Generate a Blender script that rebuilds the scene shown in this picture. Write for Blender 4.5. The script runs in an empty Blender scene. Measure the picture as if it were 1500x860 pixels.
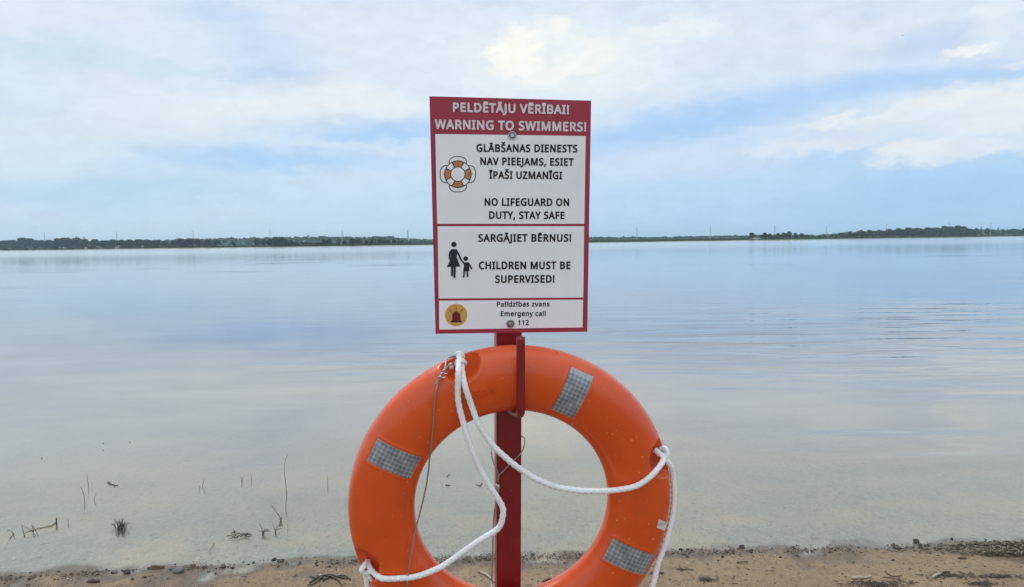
import bpy, bmesh, math, random
import numpy as np
from mathutils import Vector, Matrix, noise

random.seed(7)
rng = np.random.default_rng(11)
SC = bpy.context.scene
COL = SC.collection
PI = math.pi


def s2l(r, g, b):
    out = []
    for c in (r, g, b):
        c /= 255.0
        out.append(c / 12.92 if c <= 0.04045 else ((c + 0.055) / 1.055) ** 2.4)
    return (out[0], out[1], out[2], 1.0)


# ------------------------------------------------------------------ camera
FPX = 1500 * 26.0 / 36.0
EYE = Vector((0, 0, 1.6))
PITCH = math.atan((430 - 355.5) / FPX)
ROLL = math.radians(0.80)
_fw = Vector((0, math.cos(PITCH), -math.sin(PITCH)))
_up0 = Vector((0, math.sin(PITCH), math.cos(PITCH)))
_r0 = Vector((1, 0, 0))
RIGHT = _r0 * math.cos(ROLL) - _up0 * math.sin(ROLL)
UP = _up0 * math.cos(ROLL) + _r0 * math.sin(ROLL)
FWD = _fw
cam_d = bpy.data.cameras.new('camera')
cam_d.sensor_width = 36.0
cam_d.lens = 26.0
cam_d.clip_start = 0.05
cam_d.clip_end = 60000
cam = bpy.data.objects.new('camera', cam_d)
COL.objects.link(cam)
cam.matrix_world = Matrix(((RIGHT.x, UP.x, -FWD.x, EYE.x), (RIGHT.y, UP.y, -FWD.y, EYE.y),
                           (RIGHT.z, UP.z, -FWD.z, EYE.z), (0, 0, 0, 1)))
SC.camera = cam


def ray(px, py):
    return (RIGHT * ((px - 750) / FPX) + UP * ((430 - py) / FPX) + FWD).normalized()


def azel(px, py):
    d = ray(px, py)
    return math.degrees(math.atan2(d.x, d.y)), math.degrees(math.asin(d.z))


def at_y(px, py, Y):
    d = ray(px, py)
    return EYE + d * ((Y - EYE.y) / d.y)


def at_z(px, py, z=0.0):
    d = ray(px, py)
    return EYE + d * ((z - EYE.z) / d.z)


# ------------------------------------------------------------------ light and exposure
SUN_AZ, SUN_EL = math.radians(-35), math.radians(52)
SUN_STRENGTH = 1.2
SC.view_settings.view_transform = 'Standard'
SC.view_settings.look = 'None'
SC.view_settings.exposure = 0.07
SC.view_settings.gamma = 1.0
SC.view_settings.use_curve_mapping = False
SC.cycles.max_bounces = 8
SC.cycles.transparent_max_bounces = 12
SC.cycles.volume_bounces = 0

sun_d = bpy.data.lights.new('sun', 'SUN')
sun_d.energy = SUN_STRENGTH
sun_d.angle = math.radians(14)
sun_d.color = (1.0, 0.96, 0.9)
sun = bpy.data.objects.new('sun', sun_d)
COL.objects.link(sun)
sun_dir = Vector((math.sin(SUN_AZ) * math.cos(SUN_EL), math.cos(SUN_AZ) * math.cos(SUN_EL), math.sin(SUN_EL)))
sun.rotation_euler = sun_dir.to_track_quat('Z', 'Y').to_euler()
sun.location = (0, 0, 30)


class NB:
    """small node-tree helper"""

    def __init__(self, tree):
        self.t = tree
        self.n = tree.nodes
        self.l = tree.links

    def new(self, kind, **kw):
        nd = self.n.new(kind)
        for k, v in kw.items():
            setattr(nd, k, v)
        return nd

    def put(self, sock, v):
        if isinstance(v, bpy.types.NodeSocket):
            self.l.new(v, sock)
        else:
            sock.default_value = v

    def math(self, op, a, b=None, c=None, clamp=False):
        nd = self.new('ShaderNodeMath', operation=op, use_clamp=clamp)
        for s, v in zip(nd.inputs, (a, b, c)):
            if v is not None:
                self.put(s, v)
        return nd.outputs[0]

    def vmath(self, op, a, b=None):
        nd = self.new('ShaderNodeVectorMath', operation=op)
        self.put(nd.inputs[0], a)
        if b is not None:
            self.put(nd.inputs[1], b)
        return nd.outputs['Value'] if op in ('LENGTH', 'DOT_PRODUCT') else nd.outputs[0]

    def comb(self, x, y, z=0.0):
        nd = self.new('ShaderNodeCombineXYZ')
        for s, v in zip(nd.inputs, (x, y, z)):
            self.put(s, v)
        return nd.outputs[0]

    def sep(self, v):
        nd = self.new('ShaderNodeSeparateXYZ')
        self.put(nd.inputs[0], v)
        return nd.outputs

    def noise(self, vec, scale=1.0, detail=3.0, rough=0.5, dist=0.0, color=False):
        nd = self.new('ShaderNodeTexNoise')
        if vec is not None:
            self.put(nd.inputs['Vector'], vec)
        nd.inputs['Scale'].default_value = scale
        nd.inputs['Detail'].default_value = detail
        nd.inputs['Roughness'].default_value = rough
        nd.inputs['Distortion'].default_value = dist
        return nd.outputs['Color'] if color else nd.outputs['Fac']

    def voronoi(self, vec, scale, feature='F1', out='Distance', rand=1.0):
        nd = self.new('ShaderNodeTexVoronoi', feature=feature)
        if vec is not None:
            self.put(nd.inputs['Vector'], vec)
        nd.inputs['Scale'].default_value = scale
        nd.inputs['Randomness'].default_value = rand
        return nd.outputs[out]

    def rng(self, v, a, b, c=0.0, d=1.0, smooth=True):
        nd = self.new('ShaderNodeMapRange')
        nd.interpolation_type = 'SMOOTHSTEP' if smooth else 'LINEAR'
        self.put(nd.inputs['Value'], v)
        for k, x in zip(('From Min', 'From Max', 'To Min', 'To Max'), (a, b, c, d)):
            self.put(nd.inputs[k], x)
        return nd.outputs[0]

    def mix(self, f, a, b, blend='MIX'):
        nd = self.new('ShaderNodeMix', data_type='RGBA', blend_type=blend)
        self.put(nd.inputs[0], f)
        self.put(nd.inputs[6], a)
        self.put(nd.inputs[7], b)
        return nd.outputs[2]

    def mapping(self, vec, loc=(0, 0, 0), rot=(0, 0, 0), scale=(1, 1, 1), kind='POINT'):
        nd = self.new('ShaderNodeMapping', vector_type=kind)
        self.put(nd.inputs['Vector'], vec)
        nd.inputs['Location'].default_value = loc
        nd.inputs['Rotation'].default_value = rot
        nd.inputs['Scale'].default_value = scale
        return nd.outputs[0]

    def bump(self, h, strength=0.3, dist=0.01, normal=None):
        nd = self.new('ShaderNodeBump')
        self.put(nd.inputs['Height'], h)
        self.put(nd.inputs['Strength'], strength)
        nd.inputs['Distance'].default_value = dist
        if normal is not None:
            self.put(nd.inputs['Normal'], normal)
        return nd.outputs[0]


# ------------------------------------------------------------------ sky: thin bright cloud over a daylight sky
world = bpy.data.worlds.new('World')
SC.world = world
world.use_nodes = True
wt = world.node_tree
wt.nodes.clear()
W = NB(wt)
sky = W.new('ShaderNodeTexSky', sky_type='NISHITA', sun_disc=False)
sky.sun_elevation = SUN_EL
sky.sun_rotation = SUN_AZ
geo = W.new('ShaderNodeTexCoord')
dx, dy, dz = W.sep(geo.outputs['Generated'])
azm = W.math('MULTIPLY', W.math('ARCTAN2', dx, dy), 57.29578)
ele = W.math('MULTIPLY', W.math('ARCSINE', dz), 57.29578)
p0 = W.comb(azm, ele)
# soft broad warp for the veils, finer one for the heaped clouds
nw = W.noise(W.mapping(p0, scale=(0.10, 0.26, 1)), 1.0, 4.0, 0.55, color=True)
p1 = W.vmath('ADD', p0, W.vmath('MULTIPLY', W.vmath('SUBTRACT', nw, (0.5, 0.5, 0.5)), (9.0, 4.2, 0)))
nf = W.noise(W.mapping(p0, scale=(0.50, 0.95, 1)), 1.0, 7.0, 0.62, color=True)
p2 = W.vmath('ADD', p0, W.vmath('MULTIPLY', W.vmath('SUBTRACT', nf, (0.5, 0.5, 0.5)), (4.6, 2.9, 0)))

low = W.mix(W.rng(azm, -25, 30), s2l(194, 220, 240), s2l(176, 211, 244))
high = s2l(215, 230, 245)
col = W.mix(W.rng(ele, 0.5, 13.0), low, high)
col = W.mix(W.rng(ele, 18, 60), col, s2l(226, 235, 243))
# veils of cloud: stretched noise
veil = W.noise(W.mapping(p1, scale=(0.05, 0.24, 1)), 1.0, 5.0, 0.55)
veil_amt = W.math('MULTIPLY', W.rng(veil, 0.48, 0.66), W.rng(ele, 2.0, 9.0))
col = W.mix(W.math('MULTIPLY', veil_amt, 0.5), col, s2l(224, 233, 242))
blue_amt = W.math('MULTIPLY', W.rng(veil, 0.47, 0.36), W.rng(ele, 16.0, 4.0, 0.15, 0.5))
col = W.mix(blue_amt, col, s2l(176, 208, 243))


def blob(col, px, py, rx, ry, rgb, amt, tilt=0.0, fine=False, hard=0.0):
    a, e = azel(px, py)
    m = W.mapping(p2 if fine else p1, loc=(a, e, 0), rot=(0, 0, math.radians(tilt)),
                  scale=(math.degrees(rx / FPX), math.degrees(ry / FPX), 1), kind='TEXTURE')
    d = W.vmath('LENGTH', m)
    return W.mix(W.rng(d, 1.25, hard, 0.0, amt), col, s2l(*rgb))


for args in (
    # blue gaps
    (1030, 176, 190, 30, (163, 201, 246), 0.85, 10, True, 0.1), (880, 205, 120, 26, (172, 206, 244), 0.6, 4),
    (545, 190, 160, 22, (166, 203, 246), 0.85, 0, True, 0.1), (395, 232, 200, 20, (170, 206, 244), 0.8, -2, True, 0.1),
    (175, 278, 240, 24, (178, 211, 236), 0.7, 0), (395, 80, 80, 44, (196, 216, 241), 0.8, -20, True, 0.1), (405, 108, 90, 14, (190, 212, 238), 0.8, 4, True, 0.3),
    (325, 20, 80, 20, (196, 217, 241), 0.8, 0, True, 0.2), (85, 80, 110, 24, (198, 220, 235), 0.75, 0, True, 0.2), (235, 100, 150, 10, (206, 226, 238), 0.7, 0, True, 0.2),
    (1270, 130, 330, 26, (176, 208, 246), 0.9, 3), (1400, 282, 260, 42, (164, 204, 243), 0.7, 2),
    (1330, 58, 110, 30, (184, 207, 238), 0.7, 0), (1215, 28, 70, 26, (186, 207, 236), 0.7, 0), (1460, 118, 130, 16, (172, 205, 240), 0.6, 2),
    # pale veils
    (620, 70, 190, 80, (224, 234, 241), 0.7, 0), (80, 190, 240, 60, (217, 231, 236), 0.6, 0),
    (430, 150, 260, 40, (233, 238, 237), 0.75, 4), (560, 145, 110, 26, (234, 239, 240), 0.7, -12),
    (1150, 212, 300, 26, (203, 222, 243), 0.6, 4), (1000, 235, 220, 34, (208, 224, 243), 0.5, 0),
    (1100, 50, 220, 60, (220, 232, 244), 0.55, 0), (900, -60, 260, 50, (236, 240, 242), 0.7, 0),
    (500, -40, 200, 40, (204, 220, 240), 0.6, 0), (1250, -90, 240, 50, (196, 214, 238), 0.6, 5), (250, -90, 220, 40, (206, 222, 238), 0.6, 0),
):
    col = blob(col, *args)
for args in (
    # heaped creamy clouds
    (830, 92, 190, 72, (238, 243, 242), 0.85, 0, True, 0.2), (755, 76, 42, 32, (252, 252, 244), 0.95, 30, True, 0.5),
    (818, 40, 36, 20, (249, 250, 243), 0.8, 0, True, 0.3), (868, 82, 44, 26, (246, 248, 243), 0.8, 20, True, 0.4),
    (800, 108, 60, 22, (247, 249, 243), 0.7, 0, True, 0.3), (965, 48, 60, 18, (240, 244, 244), 0.7, 0, True, 0.2), (1020, 40, 60, 22, (238, 243, 245), 0.7, 0, True, 0.2),
    (1430, 152, 130, 24, (237, 240, 239), 0.9, 0, True, 0.35), (1350, 160, 80, 14, (237, 240, 240), 0.85, 14, True, 0.3), (1270, 172, 95, 9, (236, 241, 243), 0.9, 5, True, 0.4),
    (1460, 182, 90, 18, (236, 240, 240), 0.8, 0, True, 0.4), (1330, 178, 150, 26, (220, 231, 243), 0.7, 3, True, 0.2),
    (1345, 217, 62, 13, (238, 241, 240), 0.85, 6, True, 0.3), (1400, 222, 120, 15, (228, 236, 242), 0.75, 3, True, 0.2), (1190, 214, 110, 14, (226, 235, 244), 0.75, 0, True, 0.3),
    (1418, 75, 36, 9, (244, 246, 246), 0.9, 4, True, 0.2), (1455, 22, 34, 24, (236, 241, 245), 0.7, 40, True, 0.1),
    (1240, 46, 80, 26, (231, 238, 245), 0.6, -15, True, 0.1), (1495, 92, 40, 10, (230, 238, 245), 0.6, 0, True, 0.1),
):
    col = blob(col, *args)
grain = W.noise(W.mapping(p2, scale=(0.5, 1.1, 1)), 1.0, 5.0, 0.55)
col = W.mix(1.0, col, W.comb(*[W.rng(grain, 0.2, 0.8, 0.955, 1.065, False)] * 3), 'MULTIPLY')
# cloud deck brightest overhead; sky behind the camera raised to light the sign
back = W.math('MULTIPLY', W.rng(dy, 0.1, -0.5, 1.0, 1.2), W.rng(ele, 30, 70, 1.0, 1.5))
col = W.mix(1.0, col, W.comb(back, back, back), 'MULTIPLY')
bg_sky = W.new('ShaderNodeBackground')
wt.links.new(sky.outputs[0], bg_sky.inputs[0])
bg_sky.inputs[1].default_value = 0.08
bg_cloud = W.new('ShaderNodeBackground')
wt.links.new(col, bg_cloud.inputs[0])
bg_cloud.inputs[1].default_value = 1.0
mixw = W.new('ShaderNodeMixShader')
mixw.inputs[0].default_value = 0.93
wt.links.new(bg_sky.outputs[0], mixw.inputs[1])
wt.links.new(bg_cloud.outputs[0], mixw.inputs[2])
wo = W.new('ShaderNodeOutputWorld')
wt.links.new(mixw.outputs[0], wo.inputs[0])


# ------------------------------------------------------------------ helpers
def tag(o, label=None, cat=None, group=None, kind=None):
    if label:
        o['label'] = label
    if cat:
        o['category'] = cat
    if group:
        o['group'] = group
    if kind:
        o['kind'] = kind
    return o


def mat(name):
    m = bpy.data.materials.new(name)
    m.use_nodes = True
    nb = NB(m.node_tree)
    bsdf = m.node_tree.nodes['Principled BSDF']
    return m, nb, bsdf


def simple(name, rgb, rough=0.5, metal=0.0, var=0.12, scale=30.0, bump=0.0, coat=0.0):
    m, nb, b = mat(name)
    co = nb.new('ShaderNodeTexCoord').outputs['Object']
    n = nb.noise(co, scale, 4.0, 0.6)
    c = nb.mix(1.0, (rgb[0], rgb[1], rgb[2], 1), nb.comb(*[nb.rng(n, 0.25, 0.75, 1 - var, 1 + var, False)] * 3), 'MULTIPLY')
    nb.put(b.inputs['Base Color'], c)
    nb.put(b.inputs['Roughness'], nb.rng(n, 0.2, 0.8, rough * 0.85, min(1, rough * 1.15), False))
    b.inputs['Metallic'].default_value = metal
    b.inputs['Coat Weight'].default_value = coat
    if bump:
        nb.put(b.inputs['Normal'], nb.bump(n, bump, 0.002))
    return m


def mesh_obj(name, verts, faces, material, parent=None, smooth=False, mats=None, fm=None):
    me = bpy.data.meshes.new(name)
    me.from_pydata([tuple(v) for v in verts], [], faces)
    for mm in (mats or [material]):
        me.materials.append(mm)
    if fm is not None:
        me.polygons.foreach_set('material_index', fm)
    if smooth:
        me.polygons.foreach_set('use_smooth', [True] * len(me.polygons))
    me.update()
    o = bpy.data.objects.new(name, me)
    COL.objects.link(o)
    if parent is not None:
        o.parent = parent
    return o


def bm_obj(name, bm, material, parent=None, smooth=False):
    me = bpy.data.meshes.new(name)
    bm.to_mesh(me)
    bm.free()
    me.materials.append(material)
    if smooth:
        me.polygons.foreach_set('use_smooth', [True] * len(me.polygons))
    o = bpy.data.objects.new(name, me)
    COL.objects.link(o)
    if parent is not None:
        o.parent = parent
    return o


def empty(name, loc=(0, 0, 0)):
    o = bpy.data.objects.new(name, None)
    o.empty_display_size = 0.1
    o.location = loc
    COL.objects.link(o)
    return o


def copy_tree(root, loc=None, rz=None, scale=None):
    r = root.copy()
    COL.objects.link(r)
    if loc is not None:
        r.location = loc
    if rz is not None:
        r.rotation_euler = (0, 0, rz)
    if scale is not None:
        r.scale = scale
    for ch in list(root.children):
        c = ch.copy()
        COL.objects.link(c)
        c.parent = r
    return r


def catmull(pts, step):
    """dense centripetal-ish Catmull-Rom through points of any dimension"""
    P = [np.array(p, float) for p in pts]
    P = [2 * P[0] - P[1]] + P + [2 * P[-1] - P[-2]]
    out = []
    for i in range(1, len(P) - 2):
        a, b, c, d = P[i - 1:i + 3]
        n = max(2, int(np.linalg.norm(c - b) / step))
        for k in range(n):
            t = k / n
            out.append(0.5 * ((2 * b) + (c - a) * t + (2 * a - 5 * b + 4 * c - d) * t * t + (3 * b - a - 3 * c + d) * t ** 3))
    out.append(P[-2])
    return out


def tube_geo(path, radius, seg=8, verts=None, faces=None, braid=None, close=True):
    """sweep a circle along path; radius may be a list"""
    verts = [] if verts is None else verts
    faces = [] if faces is None else faces
    P = [Vector(p) for p in path]
    n = len(P)
    T = [(P[min(i + 1, n - 1)] - P[max(i - 1, 0)]).normalized() for i in range(n)]
    ref = Vector((0, 0, 1)) if abs(T[0].z) < 0.9 else Vector((1, 0, 0))
    N = (ref - T[0] * ref.dot(T[0])).normalized()
    s = 0.0
    base = len(verts)
    for i in range(n):
        if i:
            s += (P[i] - P[i - 1]).length
            N = (N - T[i] * N.dot(T[i])).normalized()
        B = T[i].cross(N)
        r = radius[i] if hasattr(radius, '__len__') else radius
        for k in range(seg):
            th = 2 * PI * k / seg
            rr = r
            if braid:
                w = 2 * PI * s / braid
                rr = r * (1 + 0.12 * (abs(math.sin(2 * th + w)) * abs(math.sin(2 * th - w)) * 1.6 - 0.55))
            verts.append(P[i] + N * (rr * math.cos(th)) + B * (rr * math.sin(th)))
    for i in range(n - 1):
        for k in range(seg):
            a = base + i * seg + k
            b = base + i * seg + (k + 1) % seg
            faces.append((a, b, b + seg, a + seg))
    if close:
        faces.append(tuple(base + k for k in reversed(range(seg))))
        faces.append(tuple(base + (n - 1) * seg + k for k in range(seg)))
    return verts, faces


def tube(name, path, radius, material, parent=None, seg=8, braid=None):
    v, f = tube_geo(path, radius, seg, braid=braid)
    return mesh_obj(name, v, f, material, parent, smooth=True)


def box_bm(bm, c, size, bevel=0.0, rot=None):
    r = bmesh.ops.create_cube(bm, size=1.0)
    vs = r['verts']
    for v in vs:
        v.co = Vector((v.co.x * size[0], v.co.y * size[1], v.co.z * size[2]))
        if rot is not None:
            v.co = rot @ v.co
        v.co += Vector(c)
    if bevel:
        es = list({e for v in vs for e in v.link_edges})
        bmesh.ops.bevel(bm, geom=es, offset=bevel, segments=3, affect='EDGES', profile=0.5)
    return vs


# ------------------------------------------------------------------ terrain: one sheet from the beach, under the lake, to the far shore
SHORE_PX = [(-400, 872), (0, 846), (150, 838), (300, 829), (420, 824), (560, 820), (700, 817), (850, 813), (980, 809), (1120, 806),
            (1250, 803), (1380, 799), (1500, 795), (1900, 783)]
_sh = [at_z(*p) for p in SHORE_PX]
SHX = np.array([p.x for p in _sh])
SHY = np.array([p.y for p in _sh])
S_A, S_B = np.polyfit(SHX[1:-1], SHY[1:-1], 1)[::-1]      # straight fit, used by the water's depth


def shore_y(x):
    x = np.asarray(x, float)
    y = np.interp(x, SHX, SHY)
    y = np.where(x < SHX[0], SHY[0] + (x - SHX[0]) * S_B, y)
    y = np.where(x > SHX[-1], SHY[-1] + (x - SHX[-1]) * S_B * 0.6, y)
    y = np.clip(y, -60, 60)
    return y + 0.03 * np.sin(x * 5.1) + 0.02 * np.sin(x * 11.3 + 1) + 0.012 * np.sin(x * 23.7 + 2)


FAR_PX = [-2500, -300, 0, 330, 640, 860, 1190, 1500, 1800, 4000]
FAR_D = [1500, 1350, 1300, 850, 700, 760, 850, 1300, 1400, 1500]


def far_shore(x, y_guess=900.0):
    """distance Y of the far shoreline as seen in direction of ground point x (at its own Y)"""
    t = np.asarray(x, float)
    return t


def far_y(tanaz):
    px = 750 + FPX * np.asarray(tanaz, float)
    d = np.interp(px, FAR_PX, FAR_D)
    return d + 14 * np.sin(px * 0.021) + 8 * np.sin(px * 0.057 + 1)


def beach_h(x, y):
    t = shore_y(x) - y
    h = np.where(t > 0, 0.055 * np.clip(t, 0, 8) ** 0.95, -0.05 * np.clip(-t, 0, 6) - 0.012 * np.clip(-t - 6, 0, 100))
    return h


def fbm(x, y, s):
    return noise.fractal(Vector((x * s, y * s, 0.3)), 0.9, 2.0, 5)


near_u = np.concatenate([-np.geomspace(9000, 5, 22), np.arange(-4.6, 4.61, 0.032), np.geomspace(5, 9000, 22)])
near_y = np.concatenate([[-400, -150, -60, -20, -8, -3, 0, 0.8, 1.4, 1.8], np.arange(2.0, 5.2, 0.032),
                         np.geomspace(5.3, 60, 26)])
far_s = np.array([0.02, 0.06, 0.15, 0.3, 0.5, 0.7, 0.85, 0.94, 0.98, 0.992])
far_t = np.array([-6, -2.5, 0, 2, 4, 7, 12, 20, 40, 80, 150, 300, 700, 1500, 3000, 4200.0])
rows = []
for y in near_y:
    rows.append([(u, y) for u in near_u])
# beyond 60 m the columns fan out with direction
tan_u = np.concatenate([np.linspace(-1.8, -0.9, 24)[:-1], np.linspace(-0.9, 0.9, len(near_u) - 46), np.linspace(0.9, 1.8, 24)[1:]])
yf = far_y(tan_u)
for s in far_s:
    w = min(1, s / 0.3) ** 0.5
    row = []
    for j in range(len(near_u)):
        y = 60 + (yf[j] - 66) * s
        row.append((near_u[j] * (1 - w) * 0.2 + tan_u[j] * y * w if s < 0.3 else tan_u[j] * y, y))
    rows.append(sorted(row))
for t in far_t:
    rows.append([(tan_u[j] * (yf[j] + t), yf[j] + t) for j in range(len(near_u))])
gv = []
for r, row in enumerate(rows):
    for (x, y) in row:
        if y <= 60:
            z = float(beach_h(x, y))
            if abs(x) < 5 and 1.9 < y < 5.4:
                t = float(shore_y(x)) - y
                z += (0.018 if t > 0 else 0.006) * fbm(x, y, 2.3) * min(1, abs(t) * 4 + 0.25) + (0.007 if t > 0 else 0.004) * fbm(x, y, 8.0)
        elif r < len(near_y) + len(far_s):
            z = -1.5
        else:
            t = far_t[r - len(near_y) - len(far_s)]
            z = float(np.interp(t, [-6, 0, 4, 12, 40, 300, 3500, 9000], [-0.5, 0.0, 0.55, 0.85, 1.05, 1.2, 2.0, 2.0]))
        gv.append((x, y, z))
nc = len(near_u)
gf = [(i * nc + j, i * nc + j + 1, (i + 1) * nc + j + 1, (i + 1) * nc + j) for i in range(len(rows) - 1) for j in range(nc - 1)]

m_ground, nb, b = mat('sand_and_shore')
pos = nb.new('ShaderNodeNewGeometry').outputs['Position']
gx, gy, gz = nb.sep(pos)
n1 = nb.noise(pos, 1.7, 5.0, 0.6)
n2 = nb.noise(pos, 14.0, 5.0, 0.65)
n3 = nb.noise(pos, 160.0, 3.0, 0.7)
sand = nb.mix(nb.rng(n1, 0.3, 0.7), (0.42, 0.292, 0.162, 1), (0.30, 0.205, 0.112, 1))
sand = nb.mix(nb.rng(n2, 0.35, 0.75, 0, 0.65), sand, (0.35, 0.255, 0.16, 1))
n4 = nb.noise(nb.mapping(pos, scale=(1, 0.55, 1)), 48.0, 4.0, 0.7)
sand = nb.mix(nb.rng(n4, 0.48, 0.7, 0.0, 0.75), sand, (0.15, 0.10, 0.06, 1))
sand = nb.mix(nb.rng(n4, 0.42, 0.28, 0.0, 0.6), sand, (0.40, 0.31, 0.21, 1))
sand = nb.mix(nb.rng(n3, 0.35, 0.7, 0.0, 0.5), sand, (0.26, 0.18, 0.12, 1))
grit = nb.voronoi(pos, 75.0)
gritm = nb.math('MULTIPLY', nb.rng(grit, 0.26, 0.12), nb.rng(nb.noise(pos, 5.0, 3.0, 0.6), 0.5, 0.68))
sand = nb.mix(nb.math('MULTIPLY', gritm, 0.75), sand, nb.mix(nb.noise(pos, 70.0, 1.0), (0.05, 0.04, 0.03, 1), (0.4, 0.36, 0.3, 1)))
# wet sand by the water, pale shell grit on the bed
wetm = nb.rng(nb.math('ADD', gz, nb.math('MULTIPLY', nb.math('SUBTRACT', n1, 0.5), 0.012)), 0.013, 0.002)
wet = nb.mix(0.75, sand, (0.125, 0.095, 0.068, 1))
sand = nb.mix(wetm, sand, wet)
bedn = nb.voronoi(nb.mapping(pos, scale=(1, 0.8, 1)), 42.0)
bedc = nb.mix(nb.rng(bedn, 0.18, 0.42), (0.47, 0.44, 0.385, 1), (0.36, 0.34, 0.30, 1))
bedc = nb.mix(nb.rng(nb.noise(pos, 2.2, 3.0), 0.4, 0.65, 0, 0.8), bedc, (0.47, 0.395, 0.30, 1))
bedc = nb.mix(nb.rng(nb.noise(nb.mapping(pos, scale=(1, 0.6, 1)), 32.0, 4.0, 0.7), 0.50, 0.72, 0, 0.7), bedc, (0.15, 0.15, 0.15, 1))
shell = nb.math('MULTIPLY', nb.rng(nb.voronoi(pos, 55.0), 0.22, 0.1), nb.rng(nb.noise(pos, 9.0, 2.0), 0.45, 0.6))
bedc = nb.mix(shell, bedc, (0.85, 0.85, 0.83, 1))
sand = nb.mix(nb.rng(gz, 0.001, -0.005), sand, bedc)
# far bank: pale strand, then meadow
gn = nb.noise(pos, 0.02, 4.0, 0.6)
bank = nb.mix(nb.rng(nb.math('ADD', gz, nb.math('MULTIPLY', nb.math('SUBTRACT', gn, 0.5), 0.9)), 0.35, 0.55),
              (0.30, 0.30, 0.21, 1), nb.mix(gn, (0.06, 0.085, 0.03, 1), (0.12, 0.13, 0.055, 1)))
nb.put(b.inputs['Base Color'], nb.mix(nb.rng(gy, 250, 300), sand, bank))
nb.put(b.inputs['Roughness'], nb.mix(wetm, (0.9, 0.9, 0.9, 1), (0.42, 0.42, 0.42, 1)))
hgt = nb.math('ADD', nb.math('ADD', nb.math('MULTIPLY', n2, 0.9), nb.math('MULTIPLY', n4, 0.5)), nb.math('ADD', nb.math('MULTIPLY', n3, 0.35), nb.math('MULTIPLY', gritm, 0.25)))
nb.put(b.inputs['Normal'], nb.bump(hgt, nb.rng(gz, -0.006, 0.004, 0.12, 1.0), 0.03))
ground = mesh_obj('ground', gv, gf, m_ground, smooth=True)
tag(ground, 'sandy beach, lake bed and low far bank', None, kind='structure')


def gz_at(x, y):
    t = float(shore_y(x)) - y
    z = float(beach_h(x, y))
    if abs(x) < 5 and 1.9 < y < 5.4:
        z += (0.018 if t > 0 else 0.006) * fbm(x, y, 2.3) * min(1, abs(t) * 4 + 0.25) + (0.007 if t > 0 else 0.004) * fbm(x, y, 8.0)
    return z


def on_ground(px, py):
    p = at_z(px, py, 0.0)
    for _ in range(6):
        p = at_z(px, py, max(0.0, gz_at(p.x, p.y)))
    return p


# ------------------------------------------------------------------ the lake
m_water = bpy.data.materials.new('lake_water')
m_water.use_nodes = True
nt = m_water.node_tree
nt.nodes.clear()
nb = NB(nt)
pos = nb.new('ShaderNodeNewGeometry').outputs['Position']
gx, gy, gz = nb.sep(pos)
off = nb.math('SUBTRACT', gy, nb.math('ADD', S_A, nb.math('MULTIPLY', gx, S_B)))      # metres from the shoreline
lap = nb.noise(nb.mapping(pos, scale=(3.0, 9.0, 1)), 1.0, 4.0, 0.6)
fine = nb.noise(nb.mapping(pos, scale=(14.0, 34.0, 1)), 1.0, 3.0, 0.6)
swell = nb.noise(nb.mapping(pos, rot=(0, 0, 0.12), scale=(0.42, 1.6, 1)), 1.0, 3.0, 0.42, 0.7)
patch = nb.noise(nb.mapping(pos, scale=(0.07, 0.12, 1)), 1.0, 3.0, 0.5)
# the breeze touches the water right of the sign, some 9 to 20 m out
e = nb.vmath('LENGTH', nb.mapping(pos, loc=(8.0, 13.5, 0), rot=(0, 0, 0.15), scale=(9.0, 6.5, 1), kind='TEXTURE'))
breeze = nb.math('ADD', nb.math('MULTIPLY', nb.rng(e, 1.2, 0.2), nb.rng(patch, 0.3, 0.6, 0.3, 1.0)),
                 nb.rng(patch, 0.52, 0.75, 0.0, 0.35))
for lx, ly, ax, ay, am in ((-1.2, 10.5, 2.6, 2.2, 0.45), (2.9, 5.5, 1.5, 0.6, 0.30)):
    e2 = nb.vmath('LENGTH', nb.mapping(pos, loc=(lx, ly, 0), scale=(ax, ay, 1), kind='TEXTURE'))
    breeze = nb.math('ADD', breeze, nb.rng(e2, 1.2, 0.1, 0.0, am))
h = nb.math('MULTIPLY', swell, nb.math('ADD', 0.35, nb.math('MULTIPLY', breeze, 7.0)))
h = nb.math('ADD', h, nb.math('MULTIPLY', lap, nb.math('ADD', 0.03, nb.math('MULTIPLY', breeze, 0.25))))
shal = nb.rng(off, 3.2, 0.0)
tiny = nb.noise(nb.mapping(pos, scale=(46.0, 90.0, 1)), 1.0, 3.0, 0.65)
edge = nb.rng(off, 0.65, 0.0)
h = nb.math('ADD', h, nb.math('MULTIPLY', fine, nb.math('ADD', 0.006, nb.math('MULTIPLY', shal, 0.018))))
h = nb.math('ADD', h, nb.math('MULTIPLY', tiny, nb.math('MULTIPLY', edge, 0.065)))
bnode = nb.bump(h, 0.5, 0.02)
depth_fac = nb.math('SUBTRACT', 1.0, nb.math('EXPONENT', nb.math('MULTIPLY', nb.math('MAXIMUM', nb.math('SUBTRACT', off, 0.08), 0.0), -0.29)))
tr = nb.new('ShaderNodeBsdfTransparent')
tr.inputs[0].default_value = (0.93, 0.95, 0.93, 1)
df = nb.new('ShaderNodeBsdfDiffuse')
cloudy = nb.noise(nb.mapping(pos, scale=(0.5, 0.9, 1)), 1.0, 4.0, 0.6)
turbid = nb.mix(nb.rng(off, 0.4, 10.0), nb.mix(nb.rng(cloudy, 0.35, 0.65), (0.53, 0.478, 0.385, 1), (0.42, 0.40, 0.345, 1)),
                nb.mix(nb.rng(cloudy, 0.35, 0.65), (0.150, 0.170, 0.205, 1), (0.105, 0.128, 0.170, 1)))
nb.put(df.inputs[0], turbid)
m1 = nb.new('ShaderNodeMixShader')
nb.put(m1.inputs[0], depth_fac)
nt.links.new(tr.outputs[0], m1.inputs[1])
nt.links.new(df.outputs[0], m1.inputs[2])
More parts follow.
